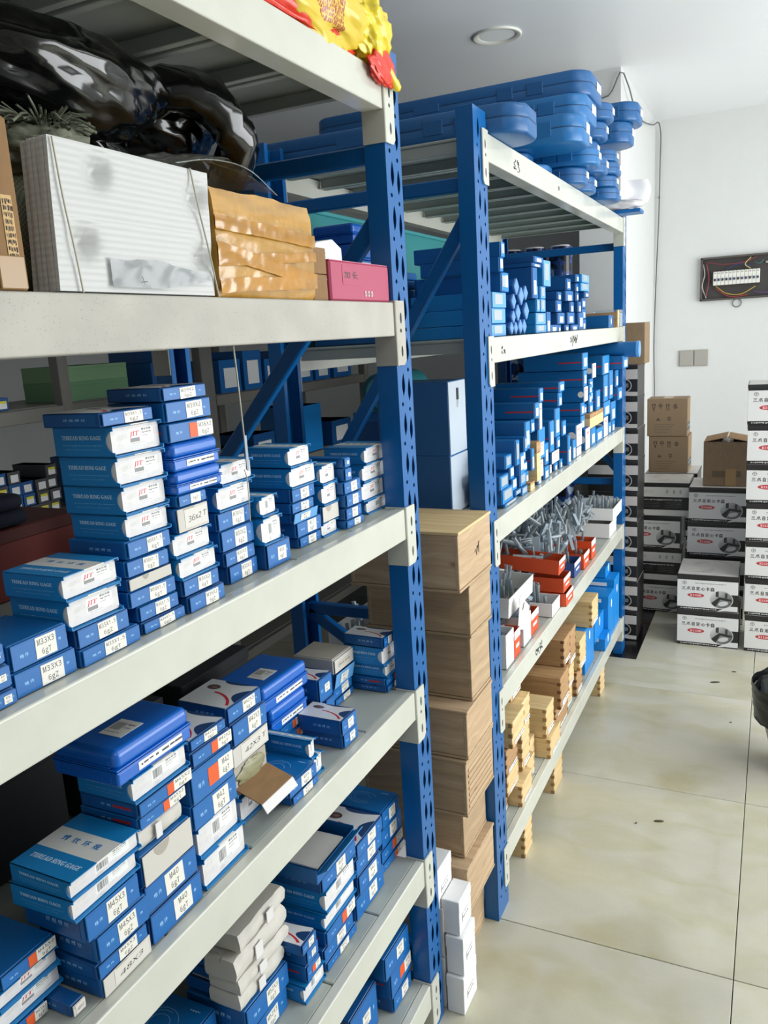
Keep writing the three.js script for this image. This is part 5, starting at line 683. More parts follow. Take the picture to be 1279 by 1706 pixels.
function kraftBox(label, x0, x1, y0, h, zf, d, print, open) {
  const w = x1 - x0, t = thing('kraft_carton', label, 'box', [(x0 + x1) / 2, y0, zf - d / 2]);
  part('carton_body', mv(cbox(w, h, d, 0.002), 0, h / 2, 0), kraftM, t);
  if (print) { part('front_print', mv(sheetZ(w - 0.004, h - 0.006), 0, h / 2, d / 2 + 0.0004), kraftPrintM, t); part('side_band', mv(sheet(d - 0.01, h - 0.006), w / 2 + 0.0004, h / 2, 0), kraftBandM, t); }
  part('packing_tape', mv(cbox(0.05, 0.0006, d), 0, h + 0.0004, 0), M('clear brown tape', { color: '#9c7c50', roughness: 0.25 }), t);
  if (open) { for (const [s, a] of [[-1, 0.22], [1, -0.2]]) { const f = part('top_flap', mv(cbox(w / 2, 0.003, d), s * -w / 4, 0, 0), kraftPaleM, t); f.position.set(s * w / 2, h + 0.001, 0); f.rotation.z = s * -Math.abs(a); } part('front_stamp', mv(sheetZ(w * 0.6, h * 0.14), 0.0, h * 0.28, d / 2 + 0.0006), M('stamp print', { color: '#6d5d4a', roughness: 0.9 }), t); part('front_tape', mv(sheetZ(0.05, h * 0.4), 0.02, h * 0.2, d / 2 + 0.0009), mats.get('clear brown tape'), t); }
}
kraftBox('lower kraft carton with handling marks, on the left chuck stack', 0.015, 0.225, CH * 4 + 0.001, 0.205, -3.34, 0.2, true);
kraftBox('upper kraft carton with handling marks, against the back wall', 0.005, 0.218, CH * 4 + 0.207, 0.21, -3.335, 0.16, true);
kraftBox('plain kraft carton with opened top flaps on chuck cartons', 0.332, 0.552, CH * 4 + 0.001, 0.225, -2.965, 0.22, false, true);
kraftBox('upright kraft carton on top of the dark chuck stack', -0.11, 0.095, 9 * 0.152 + 0.001, 0.19, -2.57, 0.16, false);

// ---------------------------------------------------------------- back wall fittings
{ const t = thing('breaker_panel', 'open electrical breaker box with white breakers and loose wires', 'breaker panel', [0.46, 1.79, WALL_Z]); const pm = M('dark panel back', { color: '#3b3836', roughness: 0.7 }), em = M('panel rim', { color: '#4c4744', roughness: 0.6 });
  part('back_plate', mv(cbox(0.5, 0.255, 0.01, 0.002), 0, 0, 0.006), pm, t); for (const s of [-1, 1]) { part('rim', mv(cbox(0.5, 0.012, 0.03, 0.002), 0, s * 0.122, 0.016), em, t); part('rim', mv(cbox(0.012, 0.255, 0.03, 0.002), s * 0.244, 0, 0.016), em, t); }
  for (let i = 0; i < 12; i++) { const b = part('breaker', mv(cbox(0.0205, 0.08, 0.04, 0.002), -0.165 + i * 0.0215, 0.0, 0.032), M('breaker white', { color: '#d9d9d2', roughness: 0.45 }), t); part('toggle', mv(cbox(0.009, 0.014, 0.012, 0.001), -0.165 + i * 0.0215, -0.008, 0.056), i % 3 ? M('toggle navy', { color: '#28325a', roughness: 0.4 }) : blackM, b); part('terminal', mv(cbox(0.012, 0.006, 0.004, 0.001), -0.165 + i * 0.0215, 0.03, 0.052), greyPlastic, b); }
  const wires = [['#7a2f38', [[-0.22, 0.1, 0.03], [-0.12, 0.08, 0.04], [0.0, 0.085, 0.04], [0.06, 0.11, 0.03]]], ['#8a3540', [[-0.215, 0.09, 0.03], [-0.2, 0.0, 0.035], [-0.215, -0.1, 0.03]]], ['#a98f3a', [[-0.16, -0.045, 0.035], [-0.1, -0.09, 0.045], [-0.02, -0.1, 0.045], [0.06, -0.06, 0.04]]], ['#b9a060', [[0.03, 0.11, 0.03], [0.0, 0.07, 0.045], [0.03, 0.045, 0.04]]], ['#b5b0aa', [[-0.235, 0.09, 0.02], [-0.225, 0.03, 0.03], [-0.238, -0.04, 0.03], [-0.215, -0.11, 0.02]]], ['#2c3d7a', [[-0.1, 0.05, 0.03], [-0.04, 0.075, 0.035], [0.03, 0.06, 0.03]]], ['#2f6a66', [[0.05, 0.08, 0.03], [0.08, 0.07, 0.04], [0.1, 0.09, 0.03]]], ['#a0303a', [[-0.16, -0.06, 0.03], [-0.08, -0.11, 0.035], [0.02, -0.105, 0.03]]], ['#5b3f74', [[0.05, -0.09, 0.03], [0.12, -0.1, 0.035], [0.2, -0.085, 0.03]]], ['#bdbdbd', [[0.2, 0.09, 0.03], [0.19, 0.0, 0.04], [0.21, -0.09, 0.03]]]];
  for (const [c, p] of wires) part('wire', tube(p, 0.003, 20, 6), M('wire ' + c, { color: c, roughness: 0.5 }), t);
  part('wire_loop', new THREE.TorusGeometry(0.024, 0.0025, 8, 28).translate(-0.04, -0.15, 0.008), cableM, t); part('rail', mv(cbox(0.12, 0.012, 0.008, 0.001), 0.17, 0.075, 0.02), greyPlastic, t);
}
[['left', 0.135], ['right', 0.222]].forEach(([n, x]) => { const t = thing('switch_plate', `blank grey square switch plate on back wall, ${n} of the pair`, 'switch plate', [x, 1.32, WALL_Z], 0, 'grey plates on the back wall'); part('plate', mv(new RoundedBoxGeometry(0.085, 0.1, 0.01, 3, 0.003), 0, 0, 0.005), greyPlastic, t); part('cover', mv(new RoundedBoxGeometry(0.074, 0.088, 0.004, 3, 0.0015), 0, 0, 0.0112), greyPlastic, t); });
{ const t = thing('wall_cable', 'thin grey cable draped from the column and hanging down the wall', 'cable', [0, 0, 0]); part('cable', tube([[-0.2, 2.62, -2.85], [-0.12, 2.62, -2.85], [-0.062, 2.715, -2.85], [-0.045, 2.68, -2.92], [-0.043, 2.6, -3.2], [-0.044, 2.66, -3.8], [-0.036, 2.71, -4.04], [-0.032, 2.66, -4.078], [-0.034, 2.5, -4.08], [-0.038, 2.2, -4.08], [-0.05, 1.8, -4.08], [-0.058, 1.4, -4.08], [-0.052, 1.1, -4.08], [-0.06, 0.9, -4.08]], 0.0035, 120, 6), cableM, t); part('cable_clip', mv(cbox(0.012, 0.012, 0.01, 0.002), -0.037, 2.3, -4.085), greyPlastic, t); }

// ---------------------------------------------------------------- bin at the right edge, floor litter
{ const t = thing('waste_bin', 'pale grey bin with black bag liner, cut by the right edge', 'bin', [0.775, 0, -1.52]); const pr = (r0, r1, h) => new THREE.LatheGeometry([[0, 0.002], [r0 - 0.01, 0.002], [r0, 0.012], [r1, h], [r1 + 0.006, h + 0.004], [r1 - 0.004, h], [r0 - 0.004, 0.014]].map((p) => new THREE.Vector2(...p)), 40);
  part('bin_shell', pr(0.085, 0.15, 0.28), M('grey bin plastic', { color: '#a3a4a1', roughness: 0.5 }), t); const g = new THREE.CylinderGeometry(0.165, 0.152, 0.13, 56, 12, true), p = g.attributes.position; for (let i = 0; i < p.count; i++) { const a = Math.atan2(p.getZ(i), p.getX(i)), k = 1 + 0.05 * fbm(a * 3, p.getY(i) * 30, 2, 3) + 0.012 * Math.sin(p.getY(i) * 260); p.setX(i, p.getX(i) * k); p.setZ(i, p.getZ(i) * k); p.setY(i, p.getY(i) + 0.02 * fbm(a * 2, 5, 1)); } g.computeVertexNormals(); part('bag_liner', mv(g, 0, 0.245, 0), M('black bag film', { color: '#15181a', roughness: 0.3, side: THREE.DoubleSide }), t); part('bag_fill', mv(blob(0.155, 0.04, 0.155, 0.2, 2.4, 3, 30), 0, 0.285, 0), M('black bag film', {}), t); }
[[0.365, -1.02, 0.016, 'beside the second tile joint'], [0.3, -0.985, 0.006, 'tiny one left of the leaf'], [0.46, -2.16, 0.022, 'far one before the chuck cartons'], [0.53, -2.3, 0.01, 'far small one near the cartons'], [0.54, -1.79, 0.005, 'small speck in the middle distance']].forEach(([x, z, r, n]) => { const t = thing('floor_debris', `dark scrap on the pale floor, ${n}`, 'scrap', [x, 0.0005, z], rr(0, 3)); const g = new THREE.SphereGeometry(1, 10, 6); g.scale(r, 0.002, r * 0.35); part('scrap', mv(g, 0, 0.0015, 0), M('dried leaf', { color: '#4a4132', roughness: 0.9 }), t); });

// ---------------------------------------------------------------- near rack, second level
const A2Y = 1.6222 + 0.0004;
{ const t = thing('kraft_carton', 'kraft carton with black code print, cut by the left edge', 'box', [-0.15, A2Y, 0.97]); part('carton_body', mv(cbox(0.3, 0.155, 0.28, 0.003), 0, 0.0775, 0), kraftPaleM, t); part('code_print', mv(sheet(0.012, 0.06), 0.1505, 0.055, -0.125), M('black print', { map: canvasTex(64, 128, (x, w, h) => { x.fillStyle = '#c8a878'; x.fillRect(0, 0, w, h); for (let i = 0; i < 9; i++) tinyLine(x, 6, 6 + i * 13, 50, 12, '#2b2320'); }), roughness: 0.8 }), t); const g = new THREE.BoxGeometry(0.29, 0.004, 0.27, 12, 1, 12), p = g.attributes.position; for (let i = 0; i < p.count; i++) p.setY(i, p.getY(i) + 0.008 * Math.max(0, fbm(p.getX(i) * 20, 1, p.getZ(i) * 20, 3))); g.computeVertexNormals(); part('torn_flap', mv(g, 0.002, 0.158, 0), kraftM, t); part('corner_fold', mv(cbox(0.003, 0.03, 0.03, 0.001), 0.151, 0.016, -0.12), M('clear brown tape', {}), t); }
{ const t = thing('corrugated_plastic_bundle', 'strapped bundle of white corrugated plastic sheets with bolt dents', 'sheet bundle', [-0.026, A2Y, 0.655]);
  const ridge = dataTex(256, (u, v) => { const k = 0.5 + 0.5 * Math.sin(v * Math.PI * 2 * 24); return [k, k, k]; }, false); ridge.repeat.set(6, 6); const pm = M('white corrugated plastic', { color: '#bfc0bf', roughness: 0.4, bumpMap: ridge, bumpScale: 0.0004 });
  for (let i = 0; i < 7; i++) { const g = new THREE.BoxGeometry(0.0048, 0.148, 0.252, 1, 18, 28), p = g.attributes.position; for (let k = 0; k < p.count; k++) { const y = p.getY(k), z = p.getZ(k); let d = 0.0025 * fbm(y * 12 + i, z * 10, i * 0.3, 2); if (i > 1) for (const [a, b] of [[0.048, 0.06], [-0.025, 0.088], [0.043, -0.103], [-0.03, -0.108]]) { const q = Math.hypot(y - a, z - b); d -= 0.018 * Math.exp(-q * q / 0.00016); } p.setX(k, p.getX(k) + d - (i === 6 ? 0 : 0)); p.setZ(k, z + 0.004 * i * 0.2 - y * 0.06); } g.computeVertexNormals(); part('plastic_sheet', mv(planarUV(g), -0.018 + i * 0.0062, 0.0755, rr(-0.002, 0.002)), pm, t); }
  part('torn_film', (() => { const g = new THREE.PlaneGeometry(0.17, 0.03, 30, 8), p = g.attributes.position; for (let i = 0; i < p.count; i++) { const e = p.getX(i) / 0.085; p.setY(i, p.getY(i) * (1 - 0.75 * Math.max(0, e)) + 0.006 * fbm(e * 4, p.getY(i) * 20, 7, 3) * (p.getY(i) > 0 ? 1 : 0)); } for (let i = 0; i < p.count; i++) p.setZ(i, 0.004 * fbm(p.getX(i) * 30, p.getY(i) * 40, 2, 3) + 0.002); g.rotateY(Math.PI / 2); g.computeVertexNormals(); return mv(g, 0.0245, 0.022, -0.02); })(), M('cloudy film', { color: '#a7abad', roughness: 0.25, side: THREE.DoubleSide, phys: { transmission: 0.4, thickness: 0 } }), t);
  part('tie_string', tube([[0.024, 0.15, -0.09], [0.026, 0.1, -0.098], [0.025, 0.05, -0.112], [0.025, 0.0, -0.122]], 0.0012, 24, 5), M('dirty string', { color: '#b9b6a4', roughness: 0.8 }), t); part('tie_string', tube([[0.024, 0.148, 0.122], [0.0245, 0.09, 0.118], [0.025, 0.04, 0.112], [0.025, 0.0, 0.108]], 0.001, 24, 5), M('dirty string', {}), t);
  part('pen_marks', merge([tube([[0.0255, 0.012, 0.05], [0.0255, 0.018, 0.045], [0.0255, 0.011, 0.04]], 0.0006, 6, 4), tube([[0.0255, 0.02, 0.018], [0.0255, 0.008, 0.014]], 0.0006, 6, 4), tube([[0.0255, 0.013, 0.022], [0.0255, 0.014, 0.01]], 0.0006, 6, 4)]), blackM, t);
}
{ const t = thing('tape_wrapped_carton', 'carton wrapped all over in shiny amber packing tape', 'box', [-0.105, A2Y, 0.4]);
  const g = new THREE.BoxGeometry(0.2, 0.136, 0.245, 22, 18, 30), p = g.attributes.position; for (let i = 0; i < p.count; i++) { const x = p.getX(i), y = p.getY(i), z = p.getZ(i); const k = 0.0035 * fbm(x * 30 + 4, y * 60, z * 16, 4) + 0.0016 * Math.abs(fbm(x * 20, y * 90, z * 60, 2)); const c = 0.01 * Math.pow(Math.abs(y / 0.068), 6) * 0.5; p.setXYZ(i, x + Math.sign(x) * k - Math.sign(x) * c, y + (y > 0.06 ? 0.006 * fbm(x * 14, 2, z * 12, 3) : 0), z + Math.sign(z) * k * 0.7); } g.translate(0, 0.0685, 0); g.computeVertexNormals();
  const tapeM = M('amber tape', { map: rep(dataTex(256, (u, v) => { const k = 0.94 + 0.22 * fbm(u * 3, v * 12, 4, 4) + 0.1 * fbm(u * 26, v * 8, 2, 2); return [0.74 * k, 0.545 * k, 0.18 * k]; }), 4), roughness: 0.25, bumpMap: rep(dataTex(256, (u, v) => { const k = 0.5 + 0.45 * fbm(u * 3, v * 9, 8, 5) + 0.3 * Math.abs(fbm(u * 6 + v * 4, v * 14, 3, 3)); return [k, k, k]; }, false), 5), bumpScale: 0.002, phys: { clearcoat: 0.7, clearcoatRoughness: 0.12 } });
  part('wrapped_body', planarUV(g), tapeM, t);
  for (const [y0, y1, h] of [[0.094, 0.086, 0.018], [0.06, 0.028, 0.02], [0.014, 0.026, 0.018], [0.045, 0.064, 0.014]]) { const s = new THREE.PlaneGeometry(0.25, h, 40, 4), q = s.attributes.position; for (let i = 0; i < q.count; i++) { const u = q.getX(i) / 0.25 + 0.5; q.setY(i, q.getY(i) + y0 + (y1 - y0) * u + 0.003 * fbm(u * 6, 3, y0 * 50, 2)); q.setZ(i, 0.0022 * fbm(u * 10, q.getY(i) * 60, 6, 3)); } s.rotateY(Math.PI / 2); s.computeVertexNormals(); part('tape_band', mv(planarUV(s), 0.1035, 0, 0), M('tape band', { map: tapeM.map, color: '#fff2d8', roughness: 0.2, side: THREE.DoubleSide, phys: { clearcoat: 0.8, clearcoatRoughness: 0.1 } }), t); }
}
[['lower', 0], ['upper', 0.041]].forEach(([n, y]) => { const t = thing('small_kraft_box', `small plain kraft box between amber carton and pink box, ${n}`, 'box', [-0.06, A2Y + y, 0.252], 0, 'small kraft boxes beside the pink box'); part('box_body', mv(cbox(0.1, 0.04, 0.046, 0.001), 0, 0.02, 0), kraftPaleM, t); part('lid_seam', mv(cbox(0.1008, 0.002, 0.0468, 0.0005), 0, 0.033, 0), kraftM, t); });
{ const t = thing('pink_box', 'pink cardboard box with handwritten characters and three small rings', 'box', [-0.065, A2Y, 0.116]); const pk = M('pink card', { color: '#aa4260', roughness: 0.5 }); part('box_body', mv(cbox(0.12, 0.064, 0.222, 0.003), 0, 0.032, 0), pk, t);
  part('handwriting', mv(cellUV(sheet(0.07, 0.032, 0.0003), ...cell('pinkhand', (x, w, h) => { x.fillStyle = '#aa4260'; x.fillRect(0, 0, w, h); x.strokeStyle = '#3a1822'; glyphs(x, ['add', 'long'], 12, 26, 40, 8, 4); })), 0.0604, 0.042, 0.035), M('pink sticker print', { map: stickerTex, roughness: 0.5 }), t);
  for (let i = 0; i < 3; i++) { const g = new THREE.TorusGeometry(0.0034, 0.0008, 6, 18); g.scale(0.8, 1.2, 1); g.rotateY(Math.PI / 2); part('ring_mark', mv(g, 0.0604, 0.013, -0.012 - i * 0.012), whiteM, t); } part('cut_edge', mv(cbox(0.118, 0.001, 0.22, 0.0003), 0, 0.0642, 0), M('pink card inner', { color: '#d98aa2', roughness: 0.7 }), t); }
{ const t = thing('white_wrap', 'folded white foam wrap standing on the pink box', 'wrap', [-0.075, A2Y + 0.065, 0.165]); const s = new THREE.Shape([[-0.055, 0], [0.052, 0], [0.05, 0.022], [0.022, 0.034], [-0.03, 0.026], [-0.055, 0.012]].map((p) => new THREE.Vector2(...p))); const g = new THREE.ExtrudeGeometry(s, { depth: 0.05, bevelEnabled: true, bevelSize: 0.003, bevelThickness: 0.003, bevelSegments: 2 }); g.rotateY(Math.PI / 2); part('foam_fold', mv(g, -0.02, 0.003, 0), M('white foam', { color: '#dfe5e6', roughness: 0.7 }), t); part('inner_fold', mv(cbox(0.02, 0.02, 0.07, 0.003), 0.02, 0.012, -0.01), M('white foam', {}), t); }
// sack, bags and film behind
{ const t = thing('woven_sack', 'pale green woven sack with frayed tied mouth behind white bundle', 'sack', [-0.138, A2Y, 0.7]); const sm = M('woven sack', { map: rep(dataTex(256, (u, v) => { const k = 0.75 + 0.25 * (Math.sin(u * 400) * Math.sin(v * 400)) + 0.3 * fbm(u * 7, v * 7, 5); return [0.62 * k, 0.64 * k, 0.55 * k]; }), 3), roughness: 0.8 }); const g = blob(0.05, 0.082, 0.1, 0.16, 1.8, 2, 48, -0.08); part('sack_body', planarUV(mv(g, 0, 0.082, 0)), sm, t);
  const fr = []; for (let i = 0; i < 130; i++) { const a = rr(0, 6.28), L = rr(0.018, 0.045), o = rr(0.004, 0.024), x = Math.cos(a), z = Math.sin(a); fr.push(tube([[x * o * 0.4, 0, z * o * 0.4], [x * (o + L * 0.3), L * 0.45, z * (o + L * 0.3)], [x * (o + L * 0.9), L * rr(0.1, 0.8), z * (o + L * 0.9)]], rr(0.0009, 0.0022), 6, 4)); } const f = part('frayed_mouth', mv(merge(fr), 0.05, 0.172, 0.0), sm, t); tag(f, null, null, null, 'stuff'); part('gathered_neck', mv(blob(0.04, 0.03, 0.05, 0.4, 3, 9, 28), 0.045, 0.158, 0.0), sm, t); }
const bagM = M('black glossy film', { color: '#08090a', roughness: 0.16, phys: { clearcoat: 0.5, clearcoatRoughness: 0.1 } });
{ const t = thing('black_plastic_bag', 'full black plastic bag slumped at upper left under top beam', 'bag', [-0.3, A2Y, 0.54]); const g = blob(0.075, 0.165, 0.185, 0.14, 1.5, 5, 72, -0.155); part('bag_body', mv(g, 0, 0.157, 0), bagM, t); part('bag_bulge', mv(blob(0.085, 0.062, 0.17, 0.16, 1.7, 21, 56), 0.12, 0.276, 0.04), bagM, t); for (let i = 0; i < 4; i++) part('film_fold', tube([[0.05, 0.285 - i * 0.028, 0.1], [0.078, 0.26 - i * 0.03, 0.02], [0.078, 0.21 - i * 0.03, -0.08], [0.05, 0.16 - i * 0.025, -0.15]], 0.007 - i * 0.001, 40, 6), bagM, t); }
{ const t = thing('black_plastic_bag', 'black plastic bag with arching loop handle behind the sack', 'bag', [-0.4, A2Y, 0.105]); const g = blob(0.125, 0.165, 0.11, 0.14, 1.6, 11, 64, -0.155); part('bag_body', mv(g, 0, 0.157, 0), bagM, t); part('bag_bulge', mv(blob(0.08, 0.055, 0.1, 0.16, 1.7, 31, 48), 0.14, 0.285, 0.19), bagM, t); const hdl = (o) => { const gg = new THREE.TubeGeometry(new THREE.CatmullRomCurve3([[0.03, 0.25, 0.06], [0.11, 0.29, 0.23], [0.2, 0.31, 0.27], [0.24, 0.3, 0.22], [0.245, 0.25, 0.165], [0.21, 0.21, 0.14], [0.1, 0.17, 0.07], [0.0, 0.1, 0.0]].map((p) => new THREE.Vector3(p[0] + o, p[1], p[2]))), 60, 0.033, 12), p = gg.attributes.position; for (let i = 0; i < p.count; i++) { const k = 0.016 * fbm(p.getX(i) * 26, p.getY(i) * 26, p.getZ(i) * 26, 4); p.setXYZ(i, p.getX(i) + k, p.getY(i) + k, p.getZ(i) - k); } gg.computeVertexNormals(); return gg; }; part('loop_handle', hdl(0.02), bagM, t); }
{ const t = thing('clear_film', 'crinkled clear plastic film draped over sack and white bundle', 'film', [-0.11, A2Y + 0.165, 0.47]); const g = new THREE.PlaneGeometry(0.2, 0.22, 40, 40), p = g.attributes.position; for (let i = 0; i < p.count; i++) { const x = p.getX(i), y = p.getY(i); p.setZ(i, 0.03 - x * x * 2.2 - y * y * 2.4 + 0.02 * fbm(x * 14, y * 14, 2, 4)); } g.rotateX(-Math.PI / 2); g.computeVertexNormals(); part('film_sheet', g, M('clear crinkled film', { color: '#eef4f4', roughness: 0.08, side: THREE.DoubleSide, phys: { transmission: 0.93, thickness: 0 } }), t); part('film_edge', tube([[0.1, -0.01, 0.11], [0.102, 0.004, 0.04], [0.102, 0.004, -0.04], [0.1, -0.02, -0.11]], 0.001, 40, 4), mats.get('clear crinkled film'), t); }
{ const t = thing('twine', 'pale twine hanging from the second beam onto white sleeve', 'twine', [0, 0, 0]); part('twine_strand', tube([[-0.01, 1.56, 0.50], [-0.012, 1.52, 0.495], [-0.02, 1.46, 0.482], [-0.024, 1.41, 0.475], [-0.026, 1.388, 0.474]], 0.0013, 40, 5), M('dirty string', {}), t); part('split_end', mv(cbox(0.001, 0.05, 0.006, 0.0003), -0.022, 1.412, 0.476), frostM, t); part('twine_tail', tube([[-0.03, 1.388, 0.474], [-0.036, 1.375, 0.462], [-0.037, 1.34, 0.46], [-0.037, 1.31, 0.462]], 0.0008, 24, 5), M('dirty string', {}), t); }
// cartons added to the back rows, coloured charcoal to stand for deep shade
[['fourth', 0.8433, [0.25, 0.5, 0.74, 1.0]], ['fifth', 0.4500, [0.1, 0.4, 0.7, 0.95]]].forEach(([lv, y, zs]) => zs.forEach((z, i) => { const h = rr(0.1, 0.17), w = rr(0.18, 0.225), t = thing('added_dark_carton', `added charcoal carton for shade, ${lv} level's back row, ${ordN(i + 1)} from the far post`, 'box', [-0.42, y + 0.0004, z]); part('carton_body', mv(cbox(0.24, h, w, 0.002), 0, h / 2, 0), M('shade charcoal board', { color: '#2a2b2e', roughness: 0.8 }), t); part('lid', mv(cbox(0.244, h * 0.2, w + 0.004, 0.002), 0, h * 0.91, 0), M('shade charcoal lid', { color: '#232428', roughness: 0.8 }), t); }));
// bag on the top beam
{ const t = thing('printed_plastic_bag', 'red and yellow printed plastic bag bunched on the near rack top beam', 'bag', [-0.02, 2.0157, 0.12]);
  const redF = M('red bag film', { color: '#d8321c', roughness: 0.25 }), yel = M('yellow bag film', { color: '#e6cf28', roughness: 0.28, phys: { clearcoat: 0.3 } }), yelP = M('yellow film with red print', { roughness: 0.26, map: canvasTex(512, 256, (x, w, h) => { x.fillStyle = '#dcbf3a'; x.fillRect(0, 0, w, h); x.strokeStyle = x.fillStyle = '#9c3a20'; x.lineWidth = 8; x.strokeRect(60, 60, 46, 40); x.fillRect(76, 74, 16, 14); x.strokeRect(300, 30, 60, 70); for (let i = 0; i < 10; i++) tinyLine(x, 90 + i * 8, 110 + i * 10, 190 - i * 6, 12, '#a04a2c'); tinyLine(x, 150, 40, 130, 26, '#a8452a'); }) });
  part('red_layer', mv(blob(0.03, 0.03, 0.17, 0.28, 2.2, 3, 48, -0.012), -0.005, 0.014, 0.12), redF, t); part('red_tail', mv(blob(0.01, 0.03, 0.05, 0.3, 2.5, 8, 30), 0.032, 0.0, -0.1), redF, t);
  const body = blob(0.045, 0.075, 0.15, 0.22, 2.0, 6, 56); { const p = body.attributes.position, uv = body.attributes.uv; for (let i = 0; i < p.count; i++) uv.setXY(i, 0.5 - p.getZ(i) / 0.26, 0.5 + p.getY(i) / 0.15); } part('printed_layer', mv(body, 0.0, 0.066, 0.06), yelP, t);
  part('yellow_wrap', mv(blob(0.032, 0.055, 0.06, 0.3, 2.6, 14, 44), 0.018, 0.055, -0.075), yel, t); part('knotted_tail', tube([[0.03, 0.02, -0.1], [0.034, -0.005, -0.125], [0.036, -0.022, -0.15], [0.03, -0.012, -0.158]], 0.008, 24, 8), yel, t); }
// dark things at the rear of the third level
['left', 'right'].forEach((n, i) => { const t = thing('dark_red_carton', `dark red carton at the rear of the third level, ${n} of two`, 'box', [-0.42, 1.2299, 0.63 + i * 0.24]); part('carton_body', mv(cbox(0.22, 0.09, 0.22, 0.002), 0, 0.045, 0), M('dark red card', { color: '#7a3028', roughness: 0.6 }), t); part('lid', mv(cbox(0.223, 0.02, 0.223, 0.002), 0, 0.09, 0), M('dark red lid', { color: '#5e2622', roughness: 0.6 }), t); });

{ const t = thing('folded_sheet', 'dark navy folded sheet lying on the dark red carton', 'sheet', [-0.4, 1.3312, 0.69]); for (const [y, w] of [[0.012, 0.15], [0.034, 0.14]]) part('fold', mv(new RoundedBoxGeometry(0.19, 0.022, w, 3, 0.01), 0, y, 0), M('navy fabric', { color: '#1b2234', roughness: 0.8 }), t); }
// ---------------------------------------------------------------- grey racks across the next aisle, seen through the near rack
function shelfUnit(label, zs, ys, x) { const t = thing('grey_shelf_unit', label, 'storage rack', [x, 0, 0]), gm = M('grey shelf paint', { color: '#77746e', roughness: 0.5 }); for (const z of zs) for (const dx of [0, -0.4]) part('post', mv(cbox(0.04, 2.0, 0.04, 0.003), dx - 0.02, 1.0, z), gm, t); const L = zs[0] - zs[zs.length - 1]; for (const y of ys) { part('shelf_board', mv(cbox(0.39, 0.012, L - 0.05, 0.002), -0.22, y - 0.006, (zs[0] + zs[zs.length - 1]) / 2), gm, t); part('front_rail', mv(cbox(0.02, 0.04, L - 0.05, 0.002), -0.012, y - 0.024, (zs[0] + zs[zs.length - 1]) / 2), gm, t); } }
shelfUnit('grey steel shelf unit behind, holding small labelled gauge boxes', [0.15, -0.42, -1.1], [0.3, 0.7, 1.1, 1.42, 1.78], -1.3);
shelfUnit('grey steel shelf unit behind, farther, holding blue boxes', [-1.16, -1.75, -2.5], [0.3, 0.7, 1.05, 1.38, 1.75], -1.32);
const yTag = M('yellow tag', { color: '#d8cf3a', roughness: 0.5 });
function backBox(label, x, y, z, d, h, w, m, kind, group) { const t = thing('small_gauge_box', label, 'box', [x - d / 2, y, z], 0, group); part('box_body', mv(cbox(d, h, w, 0.001), 0, h / 2, 0), m, t); part('box_lid', mv(cbox(d + 0.001, h * 0.2, w + 0.001, 0.0008), 0, h * 0.9, 0), m, t); if (kind) { part('white_label', mv(sheet(w * 0.62, h * 0.6), d / 2 + 0.0012, h * 0.45, 0), whiteM, t); if (kind > 1) part('yellow_band', mv(sheet(w * 0.62, h * 0.2, 0.0006), d / 2 + 0.0014, h * 0.66, 0), yTag, t); } }
{ const G = 'small labelled boxes on the grey shelf behind'; let n = 0; const navy = cartonNavy, dk = M('charcoal card', { color: '#45464a', roughness: 0.6 });
  for (const [y, cols, rows, z0] of [[1.42, 7, 2, 0.1], [1.1, 12, 4, 0.1]]) for (let c = 0; c < cols; c++) for (let r = 0; r < rows - (rnd() < 0.35 ? 1 : 0); r++) { const h = 0.036; backBox(`small boxed gauge, ${ordN(c + 1)} from left, ${ordN(r + 1)} layer, ${y > 1.3 ? 'upper' : 'lower'} grey shelf`, -1.315 + rr(-0.012, 0.004), y + r * (h + 0.0005), z0 - 0.03 - c * 0.045 - (z0 - c * 0.045 - 0.03 < -0.36 ? 0.1 : 0), 0.14, h, 0.042, rnd() < 0.7 ? navy : dk, 1 + (rnd() < 0.5), G); n++; } }
[[-1.34, 1.42, -0.6, 0.2, 0.06, 0.26, M('green card', { color: '#6f9a72', roughness: 0.6 }), 'pale green lidded box on the grey shelf behind', 1.0], [-1.34, 1.48, -0.6, 0.2, 0.05, 0.26, M('light green card', { color: '#86ac80', roughness: 0.6 }), 'pale green box lid on top, grey shelf behind', 1.0]].forEach(([x, y, z, d, h, w, m, l]) => backBox(l, x, y, z, d, h, w, m, 0));
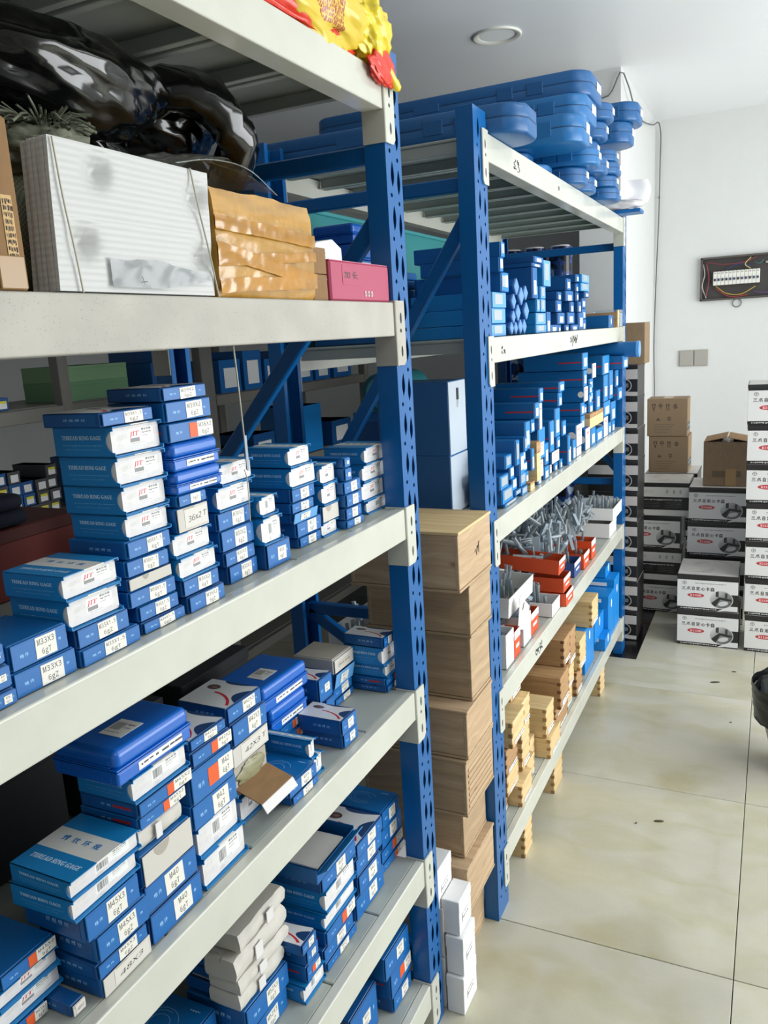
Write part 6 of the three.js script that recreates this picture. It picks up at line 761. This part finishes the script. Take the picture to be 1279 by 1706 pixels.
[[1.42, -0.92, 0.1, 0.16, 'navy carton right of the green box'], [1.52, -0.92, 0.05, 0.14, 'flat navy carton atop another, right of green box'], [1.1, -0.75, 0.12, 0.2, 'dark carton on lower grey shelf'], [1.1, -0.98, 0.16, 0.16, 'tall navy carton on lower grey shelf']].forEach(([y, z, h, w, l]) => backBox(l + ' behind', -1.33, y, z, 0.2, h, w, cartonNavy, 1));
[[1.38, -1.3, 0.13, 0.14, 'left'], [1.38, -1.46, 0.16, 0.13, 'second'], [1.38, -1.6, 0.12, 0.1, 'third'], [1.38, -1.88, 0.15, 0.14, 'fourth'], [1.38, -2.05, 0.12, 0.14, 'fifth'], [1.38, -2.25, 0.16, 0.18, 'sixth']].forEach(([y, z, h, w, n]) => backBox(`blue box on upper farther grey shelf, ${n} from left`, -1.33, y, z, 0.22, h, w, cartonBlue, 1, 'blue boxes on the farther grey shelf'));
[[1.05, -1.3, 0.1, 0.16, 'left'], [1.05, -1.5, 0.14, 0.16, 'second'], [1.05, -1.9, 0.22, 0.2, 'third, bright'], [1.05, -2.2, 0.12, 0.2, 'fourth']].forEach(([y, z, h, w, n], i) => backBox(`blue box on lower farther grey shelf, ${n} from left`, -1.33, y, z, 0.22, h, w, i === 2 ? skyBoxM : cartonNavy, i !== 2, 'blue boxes on the farther grey shelf'));
[[0.7, -1.5, 'left'], [0.7, -1.95, 'right']].forEach(([y, z, n]) => { const t = thing('white_bottle', `white plastic bottle on the low grey shelf behind, ${n}`, 'bottle', [-1.4, y, z]); part('bottle_body', new THREE.LatheGeometry([[0, 0], [0.04, 0], [0.043, 0.01], [0.043, 0.13], [0.02, 0.17], [0.018, 0.19]].map((p) => new THREE.Vector2(...p)), 24), M('milky plastic', { color: '#d5d8da', roughness: 0.4 }), t); part('cap', mv(new THREE.CylinderGeometry(0.021, 0.021, 0.03, 24), 0, 0.2, 0), whiteM, t); });

scene.traverse((o) => { if (o.isMesh) o.castShadow = o.receiveShadow = true; if (o.isLight) o.castShadow = !o.isRectAreaLight; });
renderer.render(scene, camera);
